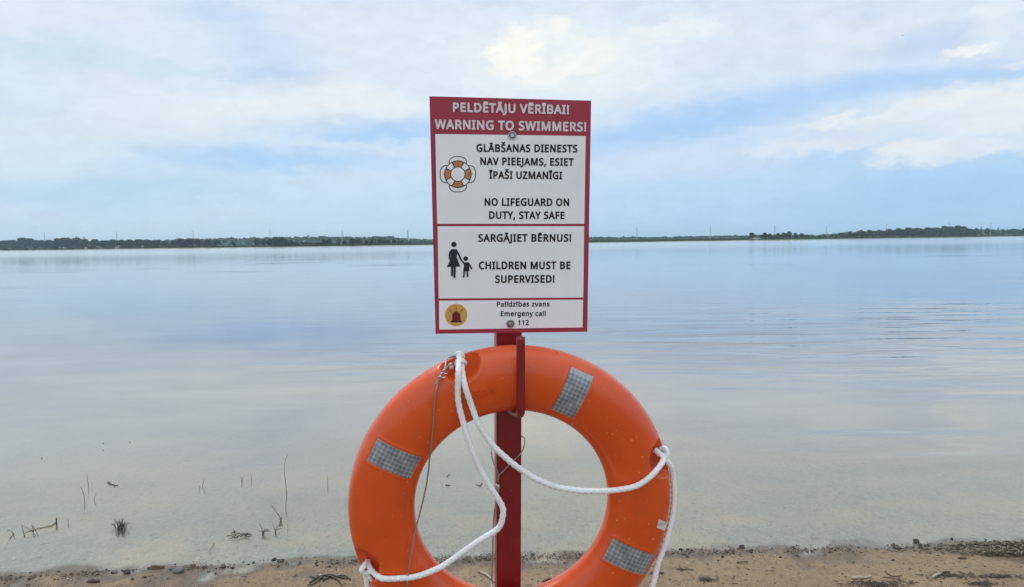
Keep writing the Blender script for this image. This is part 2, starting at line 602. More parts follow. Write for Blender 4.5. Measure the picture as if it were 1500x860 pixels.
gl = nb.new('ShaderNodeBsdfGlossy')
gl.inputs['Color'].default_value = (1, 1, 1, 1)
nb.put(gl.inputs['Roughness'], nb.rng(gy, 12, 220, 0.03, 0.12))
nb.put(gl.inputs['Normal'], bnode)
fr = nb.new('ShaderNodeFresnel')
fr.inputs['IOR'].default_value = 1.42
nb.put(fr.inputs['Normal'], bnode)
m2 = nb.new('ShaderNodeMixShader')
nt.links.new(fr.outputs[0], m2.inputs[0])
nt.links.new(m1.outputs[0], m2.inputs[1])
nt.links.new(gl.outputs[0], m2.inputs[2])
out = nb.new('ShaderNodeOutputMaterial')
nt.links.new(m2.outputs[0], out.inputs[0])
water = mesh_obj('water', [(-9000, -80, 0), (9000, -80, 0), (9000, 3000, 0), (-9000, 3000, 0)], [(0, 1, 2, 3)], m_water)
tag(water, 'calm pale lake reflecting the cloudy sky', None, kind='structure')
# letter outlines: advance, then closed polygons, in thousandths of the letter size
GLYPHS = {
    ' ': (209, ''),
    '!': (216, '131,161 85,161 65,573 151,573;58,43 61,69 72,85 88,94 107,97 126,94 142,85 153,69 157,43 153,18 142,2 126,-8 107,-11 88,-8 72,2 61,18'),
    ',': (215, '154,84 146,55 136,23 111,-42 85,-103 33,-103 49,-38 63,31 68,63 73,93 148,93'),
    '1': (459, '285,0 216,0 216,400 216,422 216,439 217,470 219,499 196,477 184,467 169,455 108,405 71,452 226,573 285,573'),
    '2': (459, '417,0 38,0 38,59 188,210 209,231 228,251 246,270 261,287 287,320 306,353 318,387 322,424 315,466 294,496 261,514 221,520 181,517 147,506 115,489 83,466 45,513 94,548 122,561 153,572 186,578 221,581 270,576 313,562 347,540 372,510 388,472 394,428 389,385 375,344 353,305 324,267 307,247 288,227 268,207 247,185 128,67 128,64 417,64'),
    'A': (512, '437,0 368,177 141,177 73,0 0,0 224,575 289,575 512,0;282,415 279,424 274,438 263,473 259,489 255,500 247,468 238,438 230,415 165,241 346,241'),
    'B': (521, '241,573 292,571 336,565 373,555 404,541 428,522 445,497 455,467 459,431 456,399 446,371 431,347 409,328 382,313 350,304 350,300 384,292 415,279 441,261 461,236 474,203 478,163 472,115 454,74 425,42 385,19 362,11 337,5 309,1 279,0 78,0 78,573;256,329 290,330 318,335 340,342 357,352 377,382 384,423 376,463 351,490 332,499 308,506 279,510 245,511 150,511 150,329;150,269 150,61 265,61 301,63 330,68 354,78 371,91 394,125 401,168 398,197 388,221 370,241 344,256 307,266 260,269'),
    'C': (507, '323,517 280,513 241,502 206,482 178,456 155,423 139,383 129,337 125,286 126,252 131,220 138,191 147,164 160,139 175,117 192,99 213,83 236,71 262,62 291,57 322,55 359,57 394,62 460,78 460,15 427,5 393,-2 356,-7 312,-8 270,-6 232,1 197,12 166,28 139,48 115,72 95,99 78,131 65,165 56,203 51,244 49,287 50,319 53,349 59,378 67,406 77,432 89,456 103,478 120,499 138,517 159,534 181,548 206,559 233,569 261,575 292,579 324,581 367,578 409,572 448,561 482,547 453,486 425,497 394,508 360,515'),
    'D': (585, '536,292 534,246 528,203 516,165 501,131 481,100 457,74 430,51 399,33 364,18 325,8 283,2 237,0 78,0 78,573 254,573 296,571 335,565 371,555 404,540 434,523 460,501 483,475 502,446 517,413 528,377 534,336;460,289 459,326 454,359 446,388 435,415 421,437 404,457 384,474 361,487 336,498 308,505 277,509 244,511 150,511 150,62 228,62 282,65 329,76 369,94 402,119 428,151 446,190 457,236'),
    'E': (446, '398,0 78,0 78,573 398,573 398,509 150,509 150,330 383,330 383,268 150,268 150,63 398,63'),
    'F': (416, '150,0 78,0 78,573 398,573 398,509 150,509 150,306 383,306 383,243 150,243'),
    'G': (584, '326,302 524,302 524,22 478,8 431,-1 406,-4 380,-6 352,-8 323,-8 280,-6 241,1 205,12 173,28 145,47 120,71 98,98 81,130 67,164 57,202 51,243 49,286 51,330 58,370 69,407 84,442 104,473 127,500 154,524 186,544 220,560 259,571 300,578 346,581 392,578 437,572 478,561 516,547 489,484 457,497 421,508 382,515 342,517 309,515 278,510 250,501 225,489 202,474 181,455 164,434 150,409 139,382 131,353 126,321 124,286 126,253 130,222 137,193 146,166 159,141 175,119 194,100 216,84 241,71 270,62 303,56 340,55 375,56 404,59 452,68 452,238 326,238'),
    'H': (594, '516,0 443,0 443,267 150,267 150,0 78,0 78,573 150,573 150,330 443,330 443,573 516,573'),
    'I': (272, '239,0 32,0 32,42 99,57 99,515 32,531 32,573 239,573 239,531 172,515 172,57 239,42'),
    'J': (219, '-3,-152 -37,-150 -63,-142 -63,-81 -35,-87 -5,-89 15,-87 33,-81 50,-70 63,-53 71,-29 74,3 74,573 146,573 146,9 141,-42 128,-82 105,-113 75,-135 39,-148'),
    'L': (420, '78,0 78,573 150,573 150,64 400,64 400,0'),
    'M': (727, '330,0 142,502 139,502 140,484 142,461 144,407 144,347 144,0 78,0 78,573 184,573 361,103 364,103 544,573 650,573 650,0 578,0 578,352 579,408 581,460 583,482 584,501 581,501 390,0'),
    'N': (609, '532,0 447,0 141,476 138,476 139,455 141,432 143,378 144,320 144,0 78,0 78,573 161,573 467,99 470,99 469,115 468,137 466,193 464,249 464,573 532,573'),
    'O': (626, '577,287 576,255 573,224 568,194 561,166 551,140 540,116 526,94 510,73 493,54 473,38 451,24 428,13 402,4 375,-3 345,-7 314,-8 281,-7 251,-3 222,4 196,13 173,25 151,39 131,55 114,73 98,94 85,116 74,141 65,167 58,195 53,224 50,255 49,288 51,331 56,370 65,408 78,442 94,473 114,500 138,524 166,545 197,561 232,572 271,579 314,581 356,579 393,572 428,561 459,545 486,525 510,501 530,473 547,442 560,408 570,370 576,330;125,287 126,252 130,220 136,190 145,163 157,138 171,117 188,98 207,83 230,70 255,62 283,56 314,55 345,56 373,62 398,70 420,83 439,98 456,117 470,138 481,163 490,190 496,220 500,252 501,287 498,338 490,384 476,423 456,457 431,484 398,503 360,514 314,518 283,516 255,511 230,502 207,490 188,475 171,457 157,435 145,411 136,384 130,354 126,322'),
    'P': (485, '229,573 282,570 326,562 363,548 393,528 415,504 431,475 441,442 444,404 441,370 433,336 417,306 395,278 364,255 324,238 301,231 275,227 247,224 216,223 150,223 150,0 78,0 78,573;223,511 150,511 150,285 208,285 258,288 298,296 330,311 352,334 365,363 370,401 361,449 334,484 314,495 289,504 258,509'),
    'R': (499, '236,573 270,571 301,568 329,562 353,555 393,532 422,500 439,460 444,410 440,368 427,334 408,306 385,285 358,269 330,257 487,0 403,0 264,237 150,237 150,0 78,0 78,573;232,510 150,510 150,298 236,298 268,299 296,304 319,313 338,325 362,359 370,407 366,440 355,467 336,486 310,500 275,507'),
    'S': (440, '403,153 396,106 378,66 348,35 307,11 283,3 257,-3 228,-7 198,-8 137,-5 83,4 61,11 41,19 41,88 73,76 113,65 156,57 201,55 240,57 273,66 298,79 316,98 327,120 330,147 327,173 318,194 302,213 277,230 242,247 196,265 161,279 131,294 106,311 85,330 69,351 57,375 50,403 48,435 54,477 71,513 99,542 136,563 180,576 231,581 276,578 318,572 355,562 389,549 366,487 336,499 302,508 266,515 229,517 196,515 169,507 148,494 133,478 124,457 121,434 124,407 133,386 149,367 172,351 204,335 246,318 293,299 332,279 362,255 385,228 398,194'),
    'T': (446, '259,0 187,0 187,509 8,509 8,573 437,573 437,509 259,509'),
    'U': (586, '513,202 512,173 507,146 500,120 489,95 476,72 459,52 439,35 416,20 389,8 360,-1 327,-6 290,-8 240,-4 196,7 159,25 128,50 104,82 86,118 76,158 72,204 72,573 144,573 144,201 147,168 154,139 165,114 182,93 203,76 228,64 259,57 294,55 342,59 379,73 407,96 427,126 438,161 442,202 442,573 513,573'),
    'V': (481, '481,573 277,0 204,0 0,573 75,573 204,205 220,160 231,119 241,80 250,119 262,161 277,207 405,573'),
    'W': (746, '735,573 583,0 510,0 399,375 389,410 380,443 373,471 371,481 370,488 369,481 367,471 361,443 352,409 342,373 234,0 161,0 10,573 85,573 174,223 183,186 190,151 196,118 201,87 206,119 213,154 222,191 232,227 333,573 407,573 512,225 523,187 532,151 538,117 544,87 550,129 560,175 572,224 660,573'),
    'Y': (454, '227,291 376,573 454,573 263,222 263,0 191,0 191,219 0,573 79,573'),
    'Z': (459, '427,0 30,0 30,55 332,508 40,508 40,573 419,573 419,518 118,64 427,64'),
    'a': (450, '231,437 268,435 299,428 326,418 347,403 364,383 376,358 383,328 385,293 385,0 334,0 320,61 317,61 298,40 279,22 258,9 234,-1 206,-6 172,-8 136,-5 103,6 75,23 55,48 41,80 37,119 40,150 50,176 65,199 87,219 116,234 152,245 194,253 243,257 316,259 316,285 310,330 293,359 265,375 227,380 194,378 163,370 106,347 84,400 115,414 151,426 190,434;252,208 215,205 184,200 159,192 141,182 118,155 110,119 115,87 132,66 157,53 188,49 238,56 279,79 306,117 315,172 315,210'),
    'b': (493, '139,461 138,410 136,389 135,373 139,373 161,398 189,419 226,432 272,437 310,434 344,423 374,406 401,381 422,350 437,312 446,267 449,215 448,180 444,147 437,118 427,91 400,48 365,17 322,-2 272,-8 226,-3 189,10 161,31 139,55 133,55 119,0 68,0 68,609 139,609;260,379 219,374 188,361 165,339 150,308 142,268 139,217 139,214 140,177 145,144 153,116 165,93 181,74 202,61 229,53 261,51 312,61 348,93 360,117 369,145 374,178 376,216 374,254 369,287 360,315 348,338 311,368'),
    'c': (385, '241,-8 213,-7 187,-2 162,5 139,15 118,28 99,45 83,65 69,87 58,114 50,143 46,176 44,213 46,250 51,284 59,315 71,342 85,365 102,385 121,401 142,415 166,425 191,432 217,436 245,438 278,436 309,431 336,424 358,415 337,356 316,363 292,370 267,374 244,376 204,371 172,358 148,335 131,303 120,263 117,213 120,166 131,126 148,94 172,71 202,58 240,53 273,55 302,60 351,78 351,15 328,5 304,-2 275,-7'),
    'd': (493, '221,-8 182,-5 148,6 118,23 92,48 71,79 56,117 47,162 44,214 47,266 56,311 71,350 93,381 119,406 149,424 183,434 221,438 253,436 280,429 303,420 323,407 340,391 354,374 359,374 358,387 356,405 355,424 354,438 354,609 425,609 425,0 368,0 358,58 354,58 340,40 323,24 303,11 279,1 252,-6;232,51 263,53 290,60 311,71 328,88 340,109 348,135 354,165 355,200 355,213 354,251 349,284 340,313 329,336 313,355 291,369 264,377 231,379 181,368 146,334 133,309 124,281 119,249 117,213 119,176 124,144 133,116 146,93 181,61'),
    'e': (452, '234,438 286,432 329,414 364,385 390,346 399,323 406,299 410,272 411,244 411,201 117,201 120,167 127,137 139,111 154,90 174,74 197,62 224,55 254,52 293,54 327,60 359,69 392,82 392,20 359,8 327,-1 292,-6 251,-8 221,-6 194,-2 167,6 143,17 121,31 101,48 85,68 70,91 59,117 51,146 46,177 44,212 46,246 50,277 57,306 68,333 81,357 96,378 114,395 134,411 157,423 181,431 207,436;233,380 188,372 154,348 130,309 119,257 338,257 335,292 326,322 312,346 292,364 266,376'),
    'g': (493, '221,438 261,434 297,422 329,402 355,373 359,373 369,430 425,430 425,-7 424,-36 420,-63 413,-88 404,-109 378,-146 341,-172 318,-181 293,-187 264,-191 233,-192 188,-191 147,-186 110,-177 78,-165 78,-100 111,-114 149,-125 191,-132 237,-134 286,-126 324,-101 347,-63 355,-13 355,4 355,16 356,32 357,47 358,57 354,57 329,28 299,8 263,-4 221,-8 182,-4 147,7 117,25 91,51 70,83 56,121 47,164 44,214 47,263 56,306 70,344 91,377 117,404 147,423 181,434;230,379 197,374 169,359 147,336 130,303 120,262 117,213 119,176 124,143 134,115 146,92 182,60 232,50 262,52 288,58 309,69 326,85 340,105 349,131 354,161 356,197 356,214 353,267 343,309 326,340 302,362 270,374'),
    'l': (207, '139,0 68,0 68,609 139,609'),
    'm': (750, '540,438 574,436 603,429 628,417 649,401 665,379 676,352 683,319 685,280 685,0 615,0 615,277 610,321 594,353 567,372 528,379 474,369 438,342 426,322 418,298 413,270 411,237 411,0 342,0 342,277 339,308 332,333 320,353 303,367 281,376 253,379 215,374 185,360 164,338 150,308 141,269 139,223 139,0 68,0 68,430 125,430 136,371 140,371 155,392 173,409 194,422 217,431 241,436 266,438 312,433 349,420 378,398 398,366 402,366 427,398 461,420 499,433'),
    'n': (496, '275,438 311,436 343,429 369,417 391,401 409,379 421,352 428,319 431,280 431,0 361,0 361,275 355,321 338,353 308,372 265,379 232,376 204,368 182,356 166,338 154,316 146,289 140,258 139,223 139,0 68,0 68,430 125,430 136,371 140,371 156,392 175,409 198,422 222,431 248,436'),
    'r': (331, '269,438 295,437 319,433 310,368 287,372 264,374 240,371 217,363 195,351 176,334 161,313 149,289 141,261 139,229 139,0 68,0 68,430 126,430 134,351 137,351 152,374 170,395 191,413 214,426 240,435'),
    's': (384, '348,119 343,80 327,49 302,24 268,6 226,-4 176,-8 135,-6 99,-1 68,8 42,19 42,83 70,71 104,60 141,52 178,49 224,53 256,66 274,86 280,112 278,128 271,141 259,154 239,167 212,180 174,196 135,212 103,228 76,245 57,266 45,292 41,324 52,372 85,408 109,421 137,430 168,436 202,438 240,436 275,430 308,421 339,409 315,353 258,372 228,378 197,380 159,377 131,366 114,350 108,328 111,312 119,298 133,286 154,274 182,261 219,246 257,231 289,215 314,197 333,176 344,150'),
    'v': (407, '163,0 0,430 75,430 167,176 180,137 193,96 198,78 201,63 204,63 208,78 214,96 227,138 241,176 332,430 407,430 244,0'),
    'y': (409, '1,430 76,430 169,185 184,144 196,105 205,68 209,68 215,91 224,121 245,186 333,430 409,430 224,-59 207,-97 188,-130 165,-156 138,-176 106,-188 67,-192 34,-190 9,-186 9,-130 30,-133 56,-135 79,-132 99,-126 116,-114 130,-99 142,-80 152,-59 174,-2'),
    'z': (377, '346,0 31,0 31,47 262,375 45,375 45,430 340,430 340,377 112,55 346,55'),
    'Ā': (512, '437,0 368,177 141,177 73,0 0,0 224,575 289,575 512,0;282,415 279,424 274,438 263,473 259,489 255,500 247,468 238,438 230,415 165,241 346,241;374,686 374,629 136,629 136,686'),
    'Ē': (446, '398,0 78,0 78,573 398,573 398,509 150,509 150,330 383,330 383,268 150,268 150,63 398,63;363,686 363,629 125,629 125,686'),
    'Ī': (272, '239,0 32,0 32,42 99,57 99,515 32,531 32,573 239,573 239,531 172,515 172,57 239,42;255,686 255,629 17,629 17,686'),
    'ī': (207, '139,0 68,0 68,430 139,430;222,543 222,486 -16,486 -16,543'),
    'Š': (440, '403,153 396,106 378,66 348,35 307,11 283,3 257,-3 228,-7 198,-8 137,-5 83,4 61,11 41,19 41,88 73,76 113,65 156,57 201,55 240,57 273,66 298,79 316,98 327,120 330,147 327,173 318,194 302,213 277,230 242,247 196,265 161,279 131,294 106,311 85,330 69,351 57,375 50,403 48,435 54,477 71,513 99,542 136,563 180,576 231,581 276,578 318,572 355,562 389,549 366,487 336,499 302,508 266,515 229,517 196,515 169,507 148,494 133,478 124,457 121,434 124,407 133,386 149,367 172,351 204,335 246,318 293,299 332,279 362,255 385,228 398,194;192,629 179,648 164,668 127,711 109,730 93,747 93,757 141,757 184,724 227,683 271,724 314,757 364,757 364,747 348,730 329,711 291,668 276,648 264,629'),
}

# ------------------------------------------------------------------ warning sign on its post
YAW, LEAN, ROL = math.radians(6.177), math.radians(5.161), math.radians(0.315)
FRAME_O = Vector((0.0018, 1.81582, 1.65892))
FRAME_R = (Matrix.Rotation(YAW, 3, 'Z') @ Matrix.Rotation(LEAN, 3, 'X') @ Matrix.Rotation(ROL, 3, 'Y'))
FRAME = Matrix.Translation(FRAME_O) @ FRAME_R.to_4x4()
FINV = FRAME.inverted()
_eye_l = FINV @ EYE


def loc(px, py, y=0.0):
    """pixel -> point on the plane at depth y of the sign's own frame (x right, y back, z up)"""
    d = FRAME_R.transposed() @ ray(px, py)
    return _eye_l + d * ((y - _eye_l.y) / d.y)


POST_F = 0.006        # front face of the post, just behind the panel
POST_W = 0.060
pa, pb = loc(727.2, 640, POST_F), loc(764.0, 640, POST_F)
post_x = (pa.x + pb.x) / 2
POST_W = pb.x - pa.x
# where the post enters the sand
post_len = 1.75
foot = FRAME @ Vector((post_x, POST_F + POST_W / 2, -0.3))
axis = FRAME_R @ Vector((0, 0, -1))
zf = gz_at(foot.x, foot.y)
kk = (foot.z - zf) / -axis.z
foot = foot + axis * kk
base_l = FINV @ foot
root_m = Matrix.Translation(foot) @ FRAME_R.to_4x4()
sign = empty('warning_sign')
sign.matrix_world = root_m
SHIFT = Matrix.Translation(-base_l)      # frame -> root coordinates


def P(v):
    return Vector(v) - base_l


tag(sign, 'red framed white bilingual swimmers warning board on a dark red square post', 'sign')

m_post = simple('red_paint', (0.215, 0.007, 0.010), 0.38, 0.0, 0.10, 24.0, 0.05)
m_red = simple('sign_red_print', (0.35, 0.028, 0.060), 0.42, 0.0, 0.04, 12.0)
m_white = simple('sign_white_print', (0.86, 0.875, 0.875), 0.40, 0.0, 0.025, 9.0)


def weather(m, streak, fleck):
    """rain streaks and a few chips in the print"""
    nb = NB(m.node_tree)
    b = m.node_tree.nodes['Principled BSDF']
    old = b.inputs['Base Color'].links[0].from_socket
    co = nb.new('ShaderNodeTexCoord').outputs['Object']
    s = nb.noise(nb.mapping(co, scale=(34, 1, 5)), 1.0, 4.0, 0.6)
    k = nb.rng(s, 0.35, 0.75, 1.0, 1.0 - streak, False)
    c = nb.mix(1.0, old, nb.comb(k, k, nb.math('MULTIPLY', k, 0.995)), 'MULTIPLY')
    f = nb.math('MULTIPLY', nb.rng(nb.noise(co, 260.0, 2.0, 0.5), 0.70, 0.74), nb.rng(nb.noise(co, 14.0, 2.0), 0.55, 0.7))
    nb.put(b.inputs['Base Color'], nb.mix(nb.math('MULTIPLY', f, 0.8), c, fleck))


weather(m_white, 0.02, (0.45, 0.43, 0.40, 1))
weather(m_red, 0.05, (0.55, 0.45, 0.45, 1))
weather(m_post, 0.15, (0.40, 0.22, 0.20, 1))
m_black = simple('sign_black_print', (0.012, 0.013, 0.016), 0.45, 0.0, 0.1, 40.0)
m_black.node_tree.nodes['Principled BSDF'].inputs['Specular IOR Level'].default_value = 0.2
m_navy = simple('pictogram_navy', (0.012, 0.014, 0.028), 0.45, 0.0, 0.1, 40.0)
m_hdr = simple('sign_header_letter_white', (0.74, 0.68, 0.70), 0.42, 0.0, 0.03, 20.0)
m_or = simple('pictogram_orange', (0.50, 0.20, 0.06), 0.45, 0.0, 0.05, 30.0)
m_yel = simple('pictogram_yellow', (0.62, 0.34, 0.07), 0.45, 0.0, 0.05, 30.0)
m_dred = simple('pictogram_dark_red', (0.16, 0.010, 0.022), 0.45, 0.0, 0.05, 30.0)
m_steel = simple('galvanised_steel', (0.52, 0.53, 0.53), 0.32, 1.0, 0.18, 60.0, 0.1)

top_z = loc(745, 160, 0).z
bm = bmesh.new()
h_post = top_z - base_l.z + 0.35
box_bm(bm, P((post_x, POST_F + POST_W / 2, top_z - h_post / 2)), (POST_W, POST_W, h_post), 0.0035)
bm_obj('post', bm, m_post, sign)

# panel: thin aluminium sheet, printed red, its outline as it hangs
TH = 0.004
oc = [loc(629.0, 141.0), loc(866.0, 147.5), loc(860.3, 486.0), loc(638.0, 489.0)]
v = [P(p) for p in oc] + [P(p + Vector((0, TH, 0))) for p in oc]
panel = mesh_obj('sign_panel', v, [(3, 2, 1, 0), (4, 5, 6, 7), (0, 1, 5, 4), (1, 2, 6, 5), (2, 3, 7, 6), (3, 0, 4, 7)], m_red, sign)


def sheet(name, pix, material, y, parent=panel):
    q = [P(loc(px, py, 0.0) + Vector((0, y, 0))) for px, py in pix]
    return mesh_obj(name, q, [tuple(reversed(range(len(q))))], material, parent)


W1 = [(637.6, 196.3), (857.9, 199.3), (855.9, 327.9), (640.4, 327.9)]
W2 = [(641.0, 331.5), (855.7, 331.4), (854.3, 435.8), (642.6, 437.2)]
W3 = [(643.0, 440.5), (854.1, 438.9), (853.4, 479.6), (643.5, 482.7)]
for w in (W1, W2, W3):
    sheet('white_field', w, m_white, -0.0006)


def glyph_mesh(ch, bold):
    """triangulated outline of one letter, from the outline table"""
    c = bpy.data.curves.new('letter', 'CURVE')
    c.dimensions = '2D'
    c.fill_mode = 'BOTH'
    for poly in GLYPHS[ch][1].split(';'):
        pts = [Vector([int(q) / 1000 for q in a.split(',')]) for a in poly.split()]
        pts = [p for i, p in enumerate(pts) if (p - pts[i - 1]).length > 0.0015]
        n = len(pts)
        grown = []
        for i, p in enumerate(pts):            # thicken the strokes, mitred but never past 1.35 widths
            d0, d1 = (p - pts[i - 1]).normalized(), (pts[(i + 1) % n] - p).normalized()
            n0, n1 = Vector((-d0.y, d0.x)), Vector((-d1.y, d1.x))
            bis = n0 + n1
            if bis.length < 1e-4:
                bis = n0
            bis.normalize()
            grown.append(p + bis * bold * min(1.35, 1 / max(0.2, bis.dot(n0))))
        sp = c.splines.new('POLY')
        sp.points.add(n - 1)
        for p, q in zip(sp.points, grown):
            p.co = (q.x, q.y, 0, 1)
        sp.use_cyclic_u = True
    o = bpy.data.objects.new('letter', c)
    me = o.to_mesh()
    vs = [tuple(v.co[:2]) for v in me.vertices]
    fs = [tuple(p.vertices) for p in me.polygons]
    o.to_mesh_clear()
    bpy.data.objects.remove(o)
    bpy.data.curves.remove(c)
    return vs, fs


def heavy_glyph(ch, w):
    """letter with its outline thickened by w: fill plus edge strips, each a hair in front of the last"""
    vs, fs = glyph_mesh(ch, 0.0)
    vs = [(x, z, 0) for x, z in vs]
    fs = list(fs)
    for poly in GLYPHS[ch][1].split(';'):
        pts = [Vector([int(q) / 1000 for q in a.split(',')]) for a in poly.split()]
        pts = [p for i, p in enumerate(pts) if (p - pts[i - 1]).length > 0.0015]
        n = len(pts)
        for i, p in enumerate(pts):
            q, o = pts[(i + 1) % n], pts[i - 1]
            d = (q - p).normalized()
            nn = Vector((-d.y, d.x)) * w
            b0, lev = len(vs), 1 + i % 10
            vs += [(a.x, a.y, lev) for a in (p - nn, q - nn, q + nn, p + nn)]
            fs.append((b0, b0 + 1, b0 + 2, b0 + 3))
            if d.dot((p - o).normalized()) < 0.93:
                b0, lev = len(vs), 11 + i % 10
                vs += [(p.x + w * math.cos(PI * k / 4), p.y + w * math.sin(PI * k / 4), lev) for k in range(8)]
                fs.append(tuple(range(b0, b0 + 8)))
    return vs, fs


_gc = {}


def text_layout(s, bold, track):
    """letters of a line in font units: list of (x, glyph), total ink width"""
    x, out = 0.0, []
    for ch in s:
        adv = GLYPHS[ch][0] / 1000
        if ch != ' ':
            if (ch, bold) not in _gc:
                _gc[(ch, bold)] = heavy_glyph(ch, bold)
            out.append((x, _gc[(ch, bold)]))
        x += adv + track
    lo = min(gx + min(v[0] for v in g[0]) for gx, g in out)
    hi = max(gx + max(v[0] for v in g[0]) for gx, g in out)
    return out, lo, hi


def line(vs, fs, s, x0, x1, yl, yr, cap, y=-0.0012, bold=0.020, track=0.05):
    """one printed line between pixels x0 and x1, baseline yl..yr, capitals cap pixels high"""
    lay, lo, hi = text_layout(s, bold, track)
    A, B = loc(x0, yl), loc(x1, yr)
    upv = (loc(x0, yl - cap) - A)
    for gx, (gvs, gfs) in lay:
        b0 = len(vs)
        for (ux, uz, lev) in gvs:
            t = (gx + ux - lo) / (hi - lo)
            p = A.lerp(B, t) + Vector((0, 0, 1)) * (upv.z * uz / 0.573)
            vs.append(P((p.x, y - 0.000022 * lev, p.z)))
        for f in gfs:
            fs.append(tuple(b0 + i for i in f))


def letters(name, rows, material, **kw):
    vs, fs = [], []
    for r in rows:
        line(vs, fs, *r, **kw)
    o = mesh_obj(name, vs, fs, material, panel)
    bm = bmesh.new()
    bm.from_mesh(o.data)
    for f in bm.faces:
        f.normal_update()
        if f.normal.y > 0:
            f.normal_flip()
    bm.to_mesh(o.data)
    bm.free()
    return o


letters('header_lettering', [("PELDĒTĀJU VĒRĪBAI!", 663.5, 833.3, 163.2, 166.9, 12.4),
                             ("WARNING TO SWIMMERS!", 636.9, 858.6, 188.3, 192.2, 12.6)], m_hdr, bold=0.035)
letters('warning_lettering', [
    ("GLĀBŠANAS DIENESTS", 697.9, 845.6, 222.0, 223.0, 10.5), ("NAV PIEEJAMS, ESIET", 703.7, 840.2, 241.4, 242.6, 10.4),
    ("ĪPAŠI UZMANĪGI", 716.5, 823.2, 261.4, 262.2, 10.3), ("NO LIFEGUARD ON", 709.8, 833.5, 301.0, 301.4, 10.3),
    ("DUTY, STAY SAFE", 716.5, 826.8, 320.1, 320.6, 10.2), ("SARGĀJIET BĒRNUS!", 700.5, 836.5, 353.7, 353.5, 10.3),
    ("CHILDREN MUST BE", 701.4, 835.6, 394.0, 393.8, 10.4), ("SUPERVISED!", 725.3, 812.2, 414.0, 413.6, 10.3)], m_black, bold=0.032)
letters('emergency_lettering', [("Palīdzības zvans", 727.7, 804.9, 449.0, 448.6, 6.9), ("Emergeny call", 733.4, 799.2, 462.9, 462.6, 7.0),
                                ("112", 758.8, 774.4, 476.2, 475.9, 7.2)], m_black, bold=0.026)


class Flat:
    """flat printed artwork in pixel coordinates with layers"""

    def __init__(self, mats):
        self.v, self.f, self.m, self.mats = [], [], [], mats

    def poly(self, pts, mi, layer):
        b0 = len(self.v)
        for px, py in pts:
            p = loc(px, py)
            self.v.append(P((p.x, -0.0010 - 0.00035 * layer, p.z)))
        a = sum(pts[i][0] * pts[(i + 1) % len(pts)][1] - pts[(i + 1) % len(pts)][0] * pts[i][1] for i in range(len(pts)))
        idx = list(range(b0, b0 + len(pts)))
        self.f.append(tuple(idx if a < 0 else reversed(idx)))
        self.m.append(mi)

    def disc(self, c, r, mi, layer, n=40):
        self.poly([(c[0] + r * math.cos(2 * PI * k / n), c[1] + r * math.sin(2 * PI * k / n)) for k in range(n)], mi, layer)

    def arc(self, c, r0, r1, a0, a1, mi, layer, n=16):
        for k in range(n):
            t0, t1 = a0 + (a1 - a0) * k / n, a0 + (a1 - a0) * (k + 1) / n
            self.poly([(c[0] + r * math.cos(t), c[1] - r * math.sin(t)) for r, t in ((r0, t0), (r1, t0), (r1, t1), (r0, t1))], mi, layer)

    def stroke(self, pts, w, mi, layer, cap=False):
        pts = [Vector(p) for p in pts]
        L, R = [], []
        for i, p in enumerate(pts):
            d = (pts[min(i + 1, len(pts) - 1)] - pts[max(i - 1, 0)]).normalized()
            n = Vector((-d.y, d.x)) * w / 2
            L.append(p + n)
            R.append(p - n)
        for i in range(len(pts) - 1):
            self.poly([L[i], L[i + 1], R[i + 1], R[i]], mi, layer)
        if cap:
            self.disc(pts[0], w / 2, mi, layer + 0.3, 12)
            self.disc(pts[-1], w / 2, mi, layer + 0.3, 12)

    def build(self, name):
        return mesh_obj(name, self.v, self.f, None, panel, mats=self.mats, fm=self.m)


# ring-buoy pictogram
F = Flat([m_navy, m_or, m_white])
c0 = (670.7, 255.2)
for q in range(4):
    ca, sa = math.cos(q * PI / 2), math.sin(q * PI / 2)
    pts = catmull([(13, -11.5), (18, -12.6), (22.5, -10.8), (25.2, -6), (25.8, 0), (25.2, 6), (22.5, 10.8), (18, 12.6), (13, 11.5)], 1.0)
    F.stroke([(c0[0] + p[0] * ca - p[1] * sa, c0[1] + p[0] * sa + p[1] * ca) for p in pts], 1.15, 0, 0)
    F.stroke([(c0[0] + a * ca, c0[1] + a * sa) for a in (18.5, 21.0)], 1.3, 0, 0.3)
F.disc(c0, 20.0, 0, 1)
F.arc(c0, 11.2, 18.8, 0, 2 * PI, 2, 2, 48)
F.disc(c0, 9.9, 2, 2)
for q in range(4):
    a = q * PI / 2
    F.arc(c0, 11.2, 18.8, a - 0.42, a + 0.42, 1, 3)
    for s in (-1, 1):
        F.arc(c0, 10.8, 19.2, a + s * 0.455 - 0.04, a + s * 0.455 + 0.04, 0, 4, 2)
F.build('ring_buoy_pictogram')


def cr(x, y):
    return (620 + x / 4.3, 310 + y / 4.3)


F = Flat([m_navy])
F.disc(cr(193, 207), 17 / 4.3, 0, 0)
F.poly([cr(*p) for p in ((182, 236), (205, 236), (213, 252), (211, 288), (233, 346), (149, 349), (174, 292), (173, 252))], 0, 1)
F.stroke([cr(*p) for p in ((181, 241), (169, 256), (166, 275), (168, 297))], 2.8, 0, 2, True)
F.stroke([cr(*p) for p in ((206, 241), (220, 263), (229, 283), (235, 300))], 2.6, 0, 3, True)
F.stroke([cr(*p) for p in ((182, 345), (181, 400))], 2.9, 0, 4, True)
F.stroke([cr(*p) for p in ((198, 345), (197, 412))], 2.9, 0, 5, True)
F.disc(cr(267, 296), 15 / 4.3, 0, 0)
F.poly([cr(*p) for p in ((254, 320), (284, 318), (289, 345), (289, 376), (251, 376), (256, 345))], 0, 1)
F.stroke([cr(*p) for p in ((257, 326), (245, 312), (235, 299))], 2.2, 0, 6, True)
F.stroke([cr(*p) for p in ((284, 324), (295, 340), (303, 358))], 2.2, 0, 7, True)
